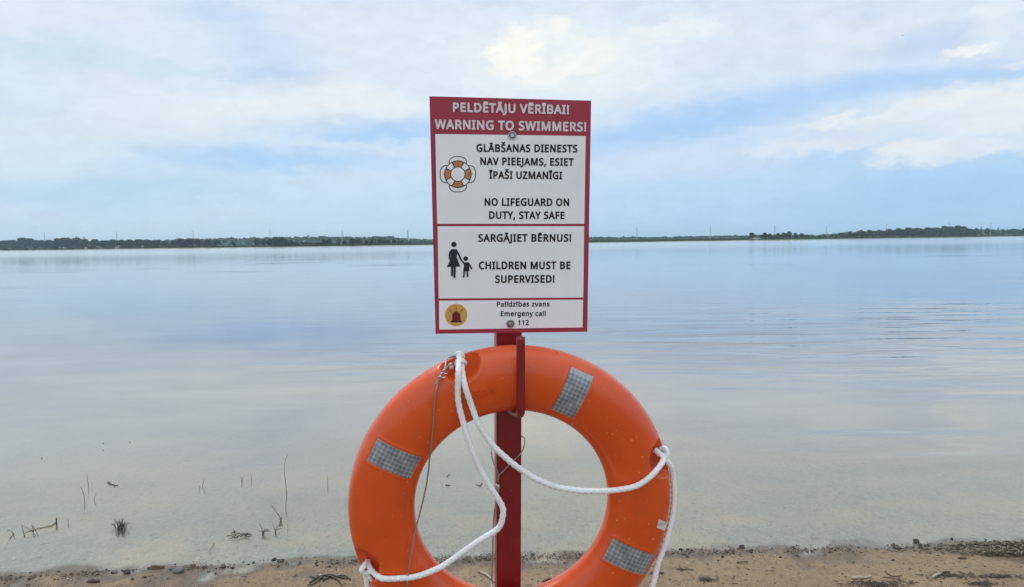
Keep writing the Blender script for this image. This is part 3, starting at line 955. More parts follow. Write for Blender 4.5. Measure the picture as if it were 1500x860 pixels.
F.stroke([cr(*p) for p in ((259, 370), (254, 411))], 2.3, 0, 8, True)
F.stroke([cr(*p) for p in ((277, 370), (279, 407))], 2.3, 0, 9, True)
F.build('adult_and_child_pictogram')

F = Flat([m_yel, m_dred, m_navy])
F.disc(cr(207, 651), 70 / 4.3, 0, 0)
dome = [(183, 687), (183, 655)] + [(208 + 25 * math.cos(PI - a), 653 - 25 * math.sin(a)) for a in np.linspace(0.05, PI - 0.05, 14)] + [(234, 655), (236, 687)]
F.poly([cr(*p) for p in dome], 1, 1)
F.poly([cr(*p) for p in ((175, 686), (243, 686), (243, 697), (175, 697))], 2, 2)
for a, c in (((165, 618), (181, 636)), ((207, 600), (207, 622)), ((248, 614), (232, 632))):
    F.stroke([cr(*a), cr(*c)], 0.9, 2, 1)
F.build('siren_pictogram')

# two washer-head screws
for px, py in ((750.2, 198.4), (747.6, 474.2)):
    c = loc(px, py, 0)
    bm = bmesh.new()
    rot = Matrix.Rotation(PI / 2, 4, 'X')
    for r0, r1, d, y in ((0.0108, 0.0100, 0.0020, -0.0024), (0.0066, 0.0050, 0.0050, -0.0056)):
        bmesh.ops.create_cone(bm, cap_ends=True, segments=24, radius1=r0, radius2=r1, depth=d,
                              matrix=Matrix.Translation(P((c.x, y, c.z))) @ rot)
    bmesh.ops.create_cone(bm, cap_ends=True, segments=6, radius1=0.0030, radius2=0.0030, depth=0.0012,
                          matrix=Matrix.Translation(P((c.x, -0.0085, c.z))) @ rot)
    scr_o = bm_obj('screw', bm, m_steel, sign)
    bm = bmesh.new()
    bmesh.ops.create_cone(bm, cap_ends=True, segments=24, radius1=0.0074, radius2=0.0074, depth=0.0005,
                          matrix=Matrix.Translation(P((c.x, -0.0036, c.z))) @ rot)
    bm_obj('dark_gap_ring', bm, m_black, scr_o)  # black disc added for the dark gap between washer and head

# hook: round bar welded to the post, forward under the ring and up in front of it
HY = -0.132
h0 = loc(744.5, 600.5, POST_F)
hb = loc(762.8, 607.0, HY)
ht = loc(762.9, 494.5, HY)
hook_pts = [h0 + Vector((0, 0.004, 0)), h0.lerp(hb, 0.5) + Vector((0, 0, -0.001)), h0.lerp(hb, 0.80) + Vector((0, 0, -0.002)),
            hb + Vector((0, 0.010, -0.001)), hb + Vector((0, 0.001, 0.010)), hb + Vector((0, 0, 0.030)), hb.lerp(ht, 0.6),
            ht + Vector((0, 0, -0.006)), ht]
path = catmull([tuple(p) for p in hook_pts], 0.004)
rr = [0.0104] * len(path)
rr[-1] = 0.0085
tube('hook', [P(p) for p in path], rr, m_post, sign, seg=20)

# ------------------------------------------------------------------ lifebuoy
RY = POST_F - 0.057
R_OUT = (loc(980.2, 741, RY).x - loc(511.0, 741, RY).x) / 2
R_IN = (loc(889.5, 741, RY).x - loc(606.8, 741, RY).x) / 2
_cx = (loc(980.2, 741, RY).x + loc(511.0, 741, RY).x + loc(889.5, 741, RY).x + loc(606.8, 741, RY).x) / 4
rc = Vector((_cx, RY, (loc(745.6, 505.2, RY).z - R_OUT + loc(745.6, 601.0, RY).z - R_IN) / 2))
RM, RA, RB, RN = (R_OUT + R_IN) / 2, (R_OUT - R_IN) / 2, 0.055, 2.25
PXM = 470.0 / (2 * R_OUT)       # pixels per metre at the ring

ring = empty('lifebuoy')
ring_base = rc
ring.matrix_world = FRAME @ Matrix.Translation(rc)
tag(ring, 'orange ring lifebuoy with grey reflective patches and white rope hanging on the hook', 'lifebuoy')


def Q(v):
    return Vector(v) - rc


m_ring, nb, b = mat('orange_plastic')
co = nb.new('ShaderNodeTexCoord').outputs['Object']
n1 = nb.noise(co, 6.0, 4.0, 0.6)
n2 = nb.noise(co, 60.0, 4.0, 0.65)
c = nb.mix(nb.rng(n1, 0.3, 0.7), (0.65, 0.069, 0.0055, 1), (0.73, 0.088, 0.007, 1))
c = nb.mix(nb.rng(n2, 0.6, 0.85, 0, 0.25), c, (0.45, 0.06, 0.02, 1))
smudge = nb.noise(nb.mapping(co, scale=(9, 9, 5)), 1.0, 6.0, 0.65)
c = nb.mix(nb.rng(smudge, 0.54, 0.74, 0, 0.30), c, (0.40, 0.085, 0.030, 1))
c = nb.mix(nb.rng(nb.noise(co, 3.0, 2.0), 0.5, 0.75, 0, 0.25), c, (0.74, 0.13, 0.03, 1))
scr = nb.noise(nb.mapping(co, rot=(0, 0.7, 0), scale=(12, 12, 160)), 1.0, 3.0, 0.6)
nb.put(b.inputs['Base Color'], c)
nb.put(b.inputs['Roughness'], nb.math('ADD', nb.rng(n2, 0.3, 0.7, 0.27, 0.38, False), nb.rng(scr, 0.6, 0.75, 0, 0.1)))
nb.put(b.inputs['Normal'], nb.bump(n2, 0.05, 0.002))
b.inputs['Specular IOR Level'].default_value = 0.45
b.inputs['Coat Weight'].default_value = 0.25
b.inputs['Coat Roughness'].default_value = 0.16



def polar(px, py, y):
    p = loc(px, py, y) - rc
    return math.degrees(math.atan2(p.z, p.x)), math.hypot(p.x, p.z) * PXM


NOTCH = [polar(673, 527, RY - .01)[0], polar(967, 667, RY - .01)[0], polar(534, 822, RY - .01)[0], 288.0]
TAPES, TAPE_R = [], []
for (ox, oy), (ix, iy) in (((854, 545), (822.5, 605.5)), ((545.3, 658.2), (609.2, 685.2)), ((951, 829), (892, 802))):
    ao, ro = polar(ox, oy, RY - .042)
    ai, ri = polar(ix, iy, RY - .042)
    TAPES.append((ao + ai) / 2)
    TAPE_R.append((ri, ro))
TAPES.append(245.0)
TAPE_R.append((155, 223))
TAPE_T = 17.3


def surf_y(x, z):
    """front of the ring above point (x, z) relative to its centre, None off the ring"""
    q = (math.hypot(x, z) - RM) / RA
    if abs(q) >= 1:
        return None
    return -RB * (1 - abs(q) ** RN) ** (1 / RN)


def notch_q(x, z):
    best = 9
    for a in NOTCH:
        a = math.radians(a)
        er, et = (math.cos(a), math.sin(a)), (-math.sin(a), math.cos(a))
        u, w = x * er[0] + z * er[1], x * et[0] + z * et[1]
        d = R_OUT + 0.004 - math.hypot(x, z)
        if u > 0:
            best = min(best, math.sqrt((w / 0.047) ** 2 + (d / 0.052) ** 2))
    return best


def tape_d(x, z):
    best = 9
    for a, (r0, r1) in zip(TAPES, TAPE_R):
        a = math.radians(a)
        u = x * math.cos(a) + z * math.sin(a)
        w = -x * math.sin(a) + z * math.cos(a)
        cu, hu, hw = (r0 + r1) / 2 / PXM, (r1 - r0) / 2 / PXM, TAPE_T / PXM
        du, dw = abs(u - cu) - hu, abs(w) - hw
        best = min(best, math.hypot(max(du, 0), max(dw, 0)) + min(max(du, dw), 0))
    return best


NT, NP = 900, 112
vs, fs = [], []
for i in range(NT):
    th = 2 * PI * i / NT
    ct, st = math.cos(th), math.sin(th)
    for k in range(NP):
        ph = 2 * PI * k / NP
        cp, sp = math.cos(ph), math.sin(ph)
        q = math.copysign(abs(cp) ** (2 / RN), cp)
        y = math.copysign(abs(sp) ** (2 / RN), sp) * RB
        r = RM + RA * q + (0.0012 if k == 0 else 0.0)
        x, z = r * ct, r * st
        if y < 0:
            nq = notch_q(x, z)
            if nq < 1.12:
                s = min(1, max(0, (1.12 - nq) / 0.20))
                s = s * s * (3 - 2 * s)
                y = y * (1 - s) + max(y, -0.006) * s
            elif nq < 1.35:
                y -= 0.0006 * math.exp(-((nq - 1.2) / 0.08) ** 2)
            td = tape_d(x, z)
            if td < 0.02:
                y -= 0.0011 * math.exp(-((td - 0.0045) / 0.0028) ** 2)
                if td < 0:
                    y += 0.0004
        vs.append((x, y, z))
for i in range(NT):
    for k in range(NP):
        a, b2 = i * NP + k, i * NP + (k + 1) % NP
        c2, d2 = ((i + 1) % NT) * NP + (k + 1) % NP, ((i + 1) % NT) * NP + k
        fs.append((a, b2, c2, d2))
body = mesh_obj('ring_body', vs, fs, m_ring, ring, smooth=True)

# reflective patches
m_tape, nb, b = mat('retroreflective_tape')
uv = nb.new('ShaderNodeUVMap').outputs[0]
ux, uy, _ = nb.sep(uv)
cell = nb.comb(nb.math('SUBTRACT', nb.math('FRACT', ux), 0.5), nb.math('SUBTRACT', nb.math('FRACT', uy), 0.5))
dd = nb.vmath('LENGTH', cell)
gn = nb.noise(uv, 0.35, 4.0, 0.6)
disc = nb.mix(nb.rng(gn, .3, .7), (0.15, 0.17, 0.19, 1), (0.27, 0.29, 0.31, 1))
tc = nb.mix(nb.rng(dd, 0.40, 0.47), disc, nb.mix(nb.rng(gn, .35, .65), (0.28, 0.30, 0.32, 1), (0.44, 0.46, 0.475, 1)))
sp = nb.noise(uv, 2.7, 3.0, 0.7)
tc = nb.mix(nb.rng(sp, 0.66, 0.72, 0, 0.7), tc, (0.62, 0.63, 0.63, 1))
nb.put(b.inputs['Base Color'], tc)
b.inputs['Metallic'].default_value = 0.25
b.inputs['Roughness'].default_value = 0.30
nb.put(b.inputs['Normal'], nb.bump(nb.noise(uv, 0.5, 3.0), 0.12, 0.01))
m_tapeglare = simple('tape_glare_band', (0.38, 0.40, 0.42), 0.35, 0.2, 0.2, 90.0)  # sky glare on one patch's end, painted as a paler grey band
for ti, (a, (r0, r1)) in enumerate(zip(TAPES, TAPE_R)):
    a = math.radians(a)
    NU, NW = 24, 10
    tv, tf, tuv = [], [], []
    for i in range(NU + 1):
        for k in range(NW + 1):
            u = (r0 + (r1 - r0) * i / NU) / PXM
            w = TAPE_T / PXM * (2 * k / NW - 1)
            x, z = u * math.cos(a) - w * math.sin(a), u * math.sin(a) + w * math.cos(a)
            y = surf_y(x, z)
            tv.append((x, y - 0.0009, z))
            tuv.append((i / NU * 11.0, k / NW * 5.5))
    for i in range(NU):
        for k in range(NW):
            p = i * (NW + 1) + k
            tf.append((p, p + NW + 1, p + NW + 2, p + 1))
    # skirt down to the plastic
    edge = ([i * (NW + 1) for i in range(NU + 1)] + [NU * (NW + 1) + k for k in range(1, NW + 1)] +
            [i * (NW + 1) + NW for i in range(NU - 1, -1, -1)] + [k for k in range(NW - 1, 0, -1)])
    b0 = len(tv)
    for e in edge:
        tv.append((tv[e][0], tv[e][1] + 0.002, tv[e][2]))
        tuv.append(tuv[e])
    ne = len(edge)
    for j in range(ne):
        tf.append((edge[j], edge[(j + 1) % ne], b0 + (j + 1) % ne, b0 + j))
    o = mesh_obj('reflective_patch', tv, tf, m_tape, ring, smooth=False)
    if ti == 0:
        o.data.materials.append(m_tapeglare)
        for pi_, pl in enumerate(o.data.polygons):
            if pi_ < NU * NW and pi_ // NW >= NU - 2:
                pl.material_index = 1
    ul = o.data.uv_layers.new(name='UVMap')
    for lp in o.data.loops:
        ul.data[lp.index].uv = tuv[lp.vertex_index]

# embossed word on the ring
ev, ef = [], []
for ch, ang in zip("OCEAN", (113.6, 110.0, 106.5, 103.2, 99.8)):
    gvs, gfs = glyph_mesh(ch, 0.012)
    wid = (min(v[0] for v in gvs) + max(v[0] for v in gvs)) / 2
    sc = 10.5 / PXM / 0.573
    a = math.radians(ang)
    er, et = Vector((math.cos(a), math.sin(a))), Vector((math.sin(a), -math.cos(a)))
    top = []
    b0 = len(ev)
    for (u, w) in gvs:
        p = er * (178.0 / PXM + w * sc) + et * ((u - wid) * sc * 0.95)
        y = surf_y(p.x, p.y)
        ev.append((p.x, y - 0.0035, p.y))
    n = len(gvs)
    for (u, w) in gvs:
        p = er * (177.5 / PXM + w * sc * 1.05) + et * ((u - wid) * sc)
        ev.append((p.x, surf_y(p.x, p.y) + 0.002, p.y))
    cnt = {}
    for f in gfs:
        ef.append(tuple(b0 + i for i in f))
        for i in range(len(f)):
            e = (f[i], f[(i + 1) % len(f)])
            cnt[e] = 1
    for (i, j) in list(cnt):
        if (j, i) not in cnt:
            ef.append((b0 + j, b0 + i, b0 + n + i, b0 + n + j))
mesh_obj('embossed_lettering', ev, ef, m_ring, ring)

# small printed sticker near the right edge
m_stick, nb, b = mat('sticker')
uv = nb.new('ShaderNodeTexCoord').outputs['Generated']
sx, sy, sz = nb.sep(uv)
bars = nb.math('MULTIPLY', nb.rng(nb.noise(nb.mapping(uv, scale=(24, 1, 9)), 1.0, 2.0), 0.5, 0.58),
               nb.rng(nb.math('ABSOLUTE', nb.math('SUBTRACT', sz, 0.62)), 0.2, 0.14))
nb.put(b.inputs['Base Color'], nb.mix(bars, (0.72, 0.62, 0.60, 1), (0.2, 0.17, 0.18, 1)))
b.inputs['Roughness'].default_value = 0.5
qv = []
NS = 6
corn = [(961.2, 772.6), (965.0, 760.4), (977.5, 765.2), (973.5, 777.2)]
for i in range(NS + 1):
    for k in range(NS + 1):
        s, t = i / NS, k / NS
        px = (corn[0][0] * (1 - s) + corn[3][0] * s) * (1 - t) + (corn[1][0] * (1 - s) + corn[2][0] * s) * t
        py = (corn[0][1] * (1 - s) + corn[3][1] * s) * (1 - t) + (corn[1][1] * (1 - s) + corn[2][1] * s) * t
        yy = -0.03
        for _ in range(5):
            p = Q(loc(px, py, RY + yy))
            sy_ = surf_y(p.x, p.z)
            yy = sy_ if sy_ is not None else -0.004
        qv.append((p.x, yy - 0.0012, p.z))
mesh_obj('sticker', qv, [(i * (NS + 1) + k, (i + 1) * (NS + 1) + k, (i + 1) * (NS + 1) + k + 1, i * (NS + 1) + k + 1)
                         for i in range(NS) for k in range(NS)], m_stick, ring, smooth=True)

# drops of rain on the plastic
m_drop, nb, b = mat('water_drop')
b.inputs['Base Color'].default_value = (0.90, 0.30, 0.13, 1)
b.inputs['Roughness'].default_value = 0.04
b.inputs['Transmission Weight'].default_value = 0.15
b.inputs['IOR'].default_value = 1.33
dv, dfc = [], []
ico = bmesh.new()
bmesh.ops.create_icosphere(ico, subdivisions=2, radius=1.0)
iv = [v.co.copy() for v in ico.verts]
ifc = [tuple(v.index for v in f.verts) for f in ico.faces]
ico.free()
for _ in range(190):
    a = rng.uniform(0, 2 * PI)
    q = rng.uniform(-0.85, 0.9)
    r = RM + RA * q
    x, z = r * math.cos(a), r * math.sin(a)
    if notch_q(x, z) < 1.2 or tape_d(x, z) < 0.004:
        continue
    y = surf_y(x, z)
    s = 0.0007 + 0.0012 * rng.random() ** 2.2
    k = 1 + 0.7 * rng.random()
    b0 = len(dv)
    for v in iv:
        dv.append((x + v.x * s, y + v.y * s * 0.62, z + v.z * s * k))
    dfc += [tuple(b0 + i for i in f) for f in ifc]
tag(mesh_obj('water_drops', dv, dfc, m_drop, ring, smooth=True), kind='stuff')

# ------------------------------------------------------------------ the ring's own white rope
m_rope, nb, b = mat('white_rope')
co = nb.new('ShaderNodeTexCoord').outputs['Object']
n = nb.noise(co, 18.0, 4.0, 0.6)
n2 = nb.noise(co, 420.0, 2.0, 0.6)
rcol = nb.mix(nb.rng(n, 0.35, 0.75), (0.87, 0.87, 0.86, 1), (0.78, 0.765, 0.74, 1))
nb.put(b.inputs['Base Color'], nb.mix(nb.rng(n2, 0.45, 0.75, 0, 0.35), rcol, (0.72, 0.70, 0.68, 1)))
b.inputs['Roughness'].default_value = 0.6
b.inputs['Subsurface Weight'].default_value = 0.0
nb.put(b.inputs['Normal'], nb.bump(n2, 0.35, 0.001))


def lay(pts, r, step=1.2):
    """dense pixel path (px, py, y or None): rope lies on the ring wherever it crosses it"""
    out, qs = [], catmull([(p[0], p[1], 1000 * p[2]) for p in pts], step)
    for q in qs:
        y = q[2] / 1000
        p = loc(q[0], q[1], y)
        for _ in range(3):
            qq = Q(p)
            s = surf_y(qq.x, qq.z)
            yy = y
            if s is not None and notch_q(qq.x, qq.z) > 1.05:
                yy = min(y, RY + s - r * 0.9)
            p = loc(q[0], q[1], yy)
        out.append(p.y)
    # relax the depth a little so that the rope drapes without kinks
    Y = np.array(out)
    for _ in range(30):
        Y[1:-1] = np.minimum(Y[1:-1], 0.5 * (Y[:-2] + Y[2:])) * 0.5 + Y[1:-1] * 0.5
    return [Q(loc(q[0], q[1], y)) for q, y in zip(qs, Y)]


ROPE_R = 0.0069
F0 = RY - 0.064      # free-hanging depth, just in front of the tube
NF = RY - 0.012      # depth at the notch floor
rope_long = lay([(672.5, 519, NF), (672.8, 526, NF - 0.012), (671.5, 545, F0), (670.6, 577, F0), (673, 597, F0), (677.5, 615, F0), (686, 644, F0 - .004),
                 (697.5, 674, F0 - .004), (712, 703.5, F0 - .006), (727.5, 727.5, F0 - .008), (735.5, 742, F0 - .008), (736.8, 754, F0 - .008),
                 (729.5, 774, F0 - .006), (699, 794, F0 - .004), (655, 825, F0), (637.5, 834.6, F0), (610, 844.3, F0), (587, 847, F0), (568, 848, F0),
                 (557, 846.3, F0 + .004), (547, 838.5, NF - 0.018), (540.5, 829, NF - 0.006), (538.5, 821.5, NF + 0.006)], ROPE_R)
tube('grab_rope', rope_long, ROPE_R, m_rope, ring, seg=24, braid=0.030)
rope_right = lay([(675.5, 527, NF - .004), (676.5, 540, NF - 0.024), (681.0, 565, F0), (690.3, 593, F0), (702, 623, F0 - .002), (721, 651, F0 - .006),
                  (741.5, 671, F0 - .006), (758, 684.3, F0 - .006), (785, 701.5, F0 - .004), (816, 713.6, F0), (849, 718.8, F0), (870, 719.6, F0), (891, 719.2, F0),
                  (927, 713.5, F0), (949, 701.5, F0), (966, 683.5, F0 + .012), (972.5, 672, NF - 0.016), (975.5, 664, NF - 0.006), (970, 660, NF + 0.004)], ROPE_R)
tube('grab_rope', rope_right, ROPE_R, m_rope, ring, seg=24, braid=0.030)
rope_down = lay([(959.5, 659, NF + 0.002), (966, 664.5, NF - 0.008), (973.5, 671, NF - 0.014), (980.5, 680.5, NF - 0.012), (985, 693, RY - .012),
                 (987.2, 725, RY - .010), (984, 758, RY - .012), (975, 794, RY - .020), (964, 825, RY - .026), (954, 862, RY - .03),
                 (930, 905, RY - .030), (885, 945, RY - .030), (845, 965, RY - 0.02), (822, 962, NF)], ROPE_R)
tube('grab_rope', rope_down, ROPE_R * 1.08, m_rope, ring, seg=24, braid=0.030)
rope_low = lay([(534, 838, NF - .006), (537, 848, NF - .004), (539, 862, RY - .012), (548, 890, RY - .02), (590, 935, RY - .02), (660, 985, RY - .03),
                (740, 1008, RY - .03), (800, 985, RY - .02), (820, 964, NF)], ROPE_R)
tube('grab_rope', rope_low, ROPE_R, m_rope, ring, seg=24, braid=0.030)


def knot(pxs, y, r, name='rope_knot'):
    path = [Q(loc(px, py, y + dy)) for px, py, dy in pxs]
    path = [Vector(p) for p in catmull([tuple(p) for p in path], 0.0015)]
    tube(name, path, r, m_rope, ring, seg=20, braid=0.030)


# knots at the notches: a turn of rope round itself with a short end
knot([(668.5, 534, .004), (671, 529, -.010), (677, 528.5, -.014), (681, 532, -.004), (678, 536, .006)], NF - 0.006, 0.0058)
knot([(668.5, 519, .010), (671.5, 517.5, 0), (676, 518.5, 0), (678, 524, .006)], NF - 0.002, 0.0058)
knot([(538.5, 822, .006), (534, 828, -.010), (530, 835, -.016), (534, 840, -.010), (541, 838, -.012), (543, 832, -.004), (536, 827, .004)], NF - 0.002, 0.0062)
knot([(537, 838, -.004), (541, 845, -.008), (546, 852, -.006), (546.5, 855, -.006)], NF - 0.004, 0.0048, 'rope_end')
knot([(968, 657, .004), (973.5, 656.5, -.008), (977.5, 662, -.012), (976, 670, -.014), (971, 673, -.004)], NF - 0.002, 0.0058)
knot([(661.5, 539.5, .002), (661.2, 536.5, -.004), (660, 534, .004)], NF + .002, 0.0052, 'rope_end')

# ------------------------------------------------------------------ thin steel tether
tether = empty('steel_tether_wire')
tb = FRAME @ loc(597, 900, RY - 0.07)
tether.matrix_world = FRAME
tag(tether, 'thin grey steel wire twisted to the lifebuoy and looped around the post', 'wire')
m_wire = simple('steel_wire', (0.36, 0.35, 0.34), 0.38, 0.85, 0.2, 200.0)


def wire(name, pts, r, parent=tether, on_ring=False, seg=8):
    path = []
    for q in catmull([(p[0], p[1], 1000 * p[2]) for p in pts], 1.5):
        y = q[2] / 1000
        p = loc(q[0], q[1], y)
        if on_ring:
            for _ in range(3):
                qq = Q(p)
                s = surf_y(qq.x, qq.z)
                p = loc(q[0], q[1], min(y, RY + s - r) if (s is not None and notch_q(qq.x, qq.z) > 1.0) else y)
        path.append(p)
    return tube(name, path, r, m_wire, parent, seg=seg)


WR = 0.0019
wire('hanging_wire', [(644, 551, RY - .05), (640, 568, RY - .058), (637, 586, RY - .06), (634, 628, RY - .06), (630, 667, RY - .05), (625.5, 705, RY - .045), (618, 740, RY - .045),
                      (610, 771.6, RY - .05), (602, 812, RY - .06), (597.5, 845, RY - .066), (596, 862, RY - .068), (598, 900, RY - .06), (612, 990, RY - .04), (650, 1060, RY - 0.02),
                      (700, 1040, RY + .01), (716, 960, RY + .03), (720, 860, RY + .045), (722.5, 780, RY + .05), (724.0, 752, RY + .05),
                      (727, 735, RY + .048), (729.5, 716, RY + .046)], WR, on_ring=True)
wire('hook_wire', [(668, 531.4, NF), (661, 533.5, NF - .008), (656, 537, NF - .018), (650.5, 544, RY - .05), (645, 551, RY - .055), (641, 558, RY - .056), (637, 564, RY - .058)], WR, on_ring=True)
wire('hook_wire', [(666, 521.8, NF + .01), (660.5, 523, NF), (656, 524.5, NF - .006), (653.6, 529, NF - .012), (652, 538, RY - .045), (647, 550, RY - .055), (643, 557, RY - .058)], WR, on_ring=True)
# twisted joint
tw = []
for k in range(60):
    t = k / 59
    a = t * 6 * PI
    p = loc(651.5 - 8.0 * t + 1.6 * math.sin(a), 541 + 13.5 * t + 1.1 * math.cos(a), RY - .056 + 0.002 * math.cos(a))
    tw.append(p)
tube('twisted_joint', tw, 0.0020, m_steel, tether, seg=8)
tube('twisted_joint', [loc(646, 552, RY - .060), loc(650, 553.5, RY - .064), loc(652.5, 552, RY - .064)], 0.0017, m_steel, tether)
tube('twisted_joint', [loc(649, 546, RY - .060), loc(653, 547.5, RY - .064), loc(655.5, 546, RY - .062)], 0.0017, m_steel, tether)
PF = POST_F - 0.003
wire('post_loop', [(729.6, 706, PF - .004), (731, 697, PF - .003), (738, 689.5, PF - .002), (746, 680.5, PF - .002), (754, 673, PF - .002), (760.5, 666.5, PF - .002), (765.4, 660, PF + .004),
                   (768.2, 652, PF + .016), (768.6, 645, PF + .03), (766.5, 640, PF + .045), (758, 640, PF + 0.068), (742, 645, PF + 0.072), (727, 652, PF + 0.066), (720.3, 656, PF + .045),
                   (719.0, 660, PF + .02), (721.5, 673, PF + .003), (726, 684, PF - .002), (729.2, 693, PF - .003), (729.4, 706, PF - .004)], 0.0017)
cc = loc(729.3, 713, PF - 0.004)
bm = bmesh.new()
box_bm(bm, cc + Vector((0, 0, 0.001)), (0.011, 0.008, 0.012), 0.002)
bmesh.ops.create_cone(bm, cap_ends=True, segments=14, radius1=0.0042, radius2=0.0036, depth=0.006,
                      matrix=Matrix.Translation(cc + Vector((0.001, -0.006, 0.001))) @ Matrix.Rotation(PI / 2, 4, 'X'))
box_bm(bm, cc + Vector((0.001, 0.001, -0.011)), (0.005, 0.005, 0.010), 0.0012)
bm_obj('wire_clamp', bm, m_steel, tether, smooth=False)

# ------------------------------------------------------------------ the far shore: trees, woods, pylons, farm buildings
def foliage(name, c1, c2):
    m, nb, b = mat(name)
    oi = nb.new('ShaderNodeObjectInfo')
    co = nb.new('ShaderNodeTexCoord').outputs['Object']
    n = nb.noise(co, 0.6, 3.0, 0.6)
    c = nb.mix(nb.rng(n, 0.3, 0.7), c1, c2)
    k = nb.rng(oi.outputs['Random'], 0, 1, 0.75, 1.2, False)
    nb.put(b.inputs['Base Color'], nb.mix(1.0, c, nb.comb(k, k, k), 'MULTIPLY'))
    b.inputs['Roughness'].default_value = 0.7
    b.inputs['Specular IOR Level'].default_value = 0.2
    return m


m_leaf = foliage('broad_leaves', (0.022, 0.054, 0.033, 1), (0.042, 0.082, 0.046, 1))
m_pale = foliage('willow_leaves', (0.034, 0.066, 0.038, 1), (0.055, 0.088, 0.048, 1))
m_need = foliage('needles', (0.030, 0.050, 0.026, 1), (0.050, 0.075, 0.035, 1))
m_bark = simple('bark', (0.10, 0.08, 0.06), 0.9, 0, 0.2, 6.0)


def leaf_cloud(lumps, n, size, r):
    """little leaf-clump faces spread through lumpy volumes"""
    vs, fs = [], []
    wts = np.array([l[3] ** 2 for l in lumps])
    wts = wts / wts.sum()
    for _ in range(n):
        cx, cy, cz, rad, fz = lumps[r.choice(len(lumps), p=wts)]
        d = r.normal(size=3)
        d /= np.linalg.norm(d)
        k = rad * (0.55 + 0.5 * r.random() ** 0.7)
        c = np.array([cx, cy, cz]) + d * k * np.array([1, 1, fz])
        nrm = d + r.normal(size=3) * 0.5
        nrm /= np.linalg.norm(nrm)
        t = np.cross(nrm, r.normal(size=3))
        t /= np.linalg.norm(t)
        b2 = np.cross(nrm, t)
        s = size * (0.6 + 0.8 * r.random())
        i0 = len(vs)
        for q in range(5):
            a = 2 * PI * q / 5 + r.random() * 0.5
            vs.append(c + t * s * math.cos(a) * (0.7 + 0.5 * r.random()) + b2 * s * math.sin(a) * (0.6 + 0.4 * r.random()))
        fs.append(tuple(range(i0, i0 + 5)))
    return vs, fs


def trunk_geo(h, r0, limbs, r):
    v, f = tube_geo([(0, 0, -0.3), (0.02 * h, 0, h * 0.3), (-0.01 * h, 0.01 * h, h * 0.6), (0, 0, h * 0.86)],
                    [r0, r0 * 0.8, r0 * 0.5, r0 * 0.15], 8)
    for i in range(limbs):
        a = i * 2.4 + r.random()
        z = h * (0.28 + 0.45 * i / max(1, limbs))
        L = h * (0.26 - 0.1 * i / max(1, limbs))
        tube_geo([(0, 0, z), (math.cos(a) * L * .5, math.sin(a) * L * .5, z + L * .35), (math.cos(a) * L, math.sin(a) * L, z + L * .9)],
                 [r0 * .4, r0 * .25, r0 * .08], 6, v, f)
    return v, f


def make_broad(seed, leaf, wide):
    """a 10 m broadleaf tree"""
    r = np.random.default_rng(seed)
    lumps = []
    for i in range(16):
        a = i * 2.399 + r.random()
        zz = 1.1 + 7.7 * r.random()
        prof = math.sin(PI * min(1, max(0.05, (zz + 1.2) / 11.0))) ** 0.6
        rr = wide * 2.9 * prof * (0.35 + 0.65 * r.random())
        lumps.append((rr * math.cos(a), rr * math.sin(a), zz, 1.0 + 0.9 * r.random(), 0.8))
    lumps.append((0, 0, 8.6, 1.3, 0.9))
    lumps.append((0, 0, 5.5, 2.2 * wide, 1.0))
    v, f = leaf_cloud(lumps, 1500, 0.44, r)
    t = empty('broadleaf_tree')
    mesh_obj('crown', v, f, leaf, t)
    tv, tf = trunk_geo(9.0, 0.26, 6, r)
    mesh_obj('trunk', tv, tf, m_bark, t, smooth=True)
    return t


def make_conifer(seed):
    r = np.random.default_rng(seed)
    lumps = []
    for i in range(12):
        z = 1.4 + 8.2 * i / 11
        w = 1.9 * (1 - (z - 1.0) / 9.4) + 0.12
        for k in range(5):
            a = k * 1.257 + i * 0.7 + r.random() * 0.4
            rr = w * (0.5 + 0.4 * r.random())
            lumps.append((rr * math.cos(a), rr * math.sin(a), z - 0.18 * rr, 0.22 + w * 0.28, 0.5))
    v, f = leaf_cloud(lumps, 900, 0.26, r)
    t = empty('conifer_tree')
    mesh_obj('crown', v, f, m_need, t)
    tv, tf = trunk_geo(9.6, 0.20, 0, r)
    mesh_obj('trunk', tv, tf, m_bark, t, smooth=True)
    return t


def make_bush(seed):
    r = np.random.default_rng(seed)
    lumps = [(r.uniform(-1.6, 1.6), r.uniform(-1, 1), 0.9 + r.random() * 1.6, 0.7 + 0.5 * r.random(), 0.85) for _ in range(9)]
    v, f = leaf_cloud(lumps, 520, 0.30, r)
    t = empty('willow_bush')
    mesh_obj('foliage', v, f, m_pale, t)
    tv, tf = tube_geo([(0, 0, -.2), (0.1, 0, 1.0), (0.3, 0.1, 2.2)], [0.09, 0.07, 0.03], 6)
    tube_geo([(0, 0, -.2), (-0.4, 0.1, 1.0), (-0.9, 0.1, 1.9)], [0.08, 0.06, 0.03], 6, tv, tf)
    mesh_obj('stem', tv, tf, m_bark, t, smooth=True)
    return t


protos = {'b': [make_broad(s, m_leaf, w) for s, w in ((1, 1.0), (2, 1.2), (3, 0.85), (4, 1.1))],
          'c': [make_conifer(s) for s in (11, 12)], 'u': [make_bush(s) for s in (21, 22)],
          'w': [make_broad(s, m_pale, 1.15) for s in (31,)]}
used = set()


def bank_z(t):
    return float(np.interp(t, [-6, 0, 4, 12, 40, 300, 3500, 9000], [-0.5, 0.0, 0.55, 0.85, 1.05, 1.2, 2.0, 2.0]))


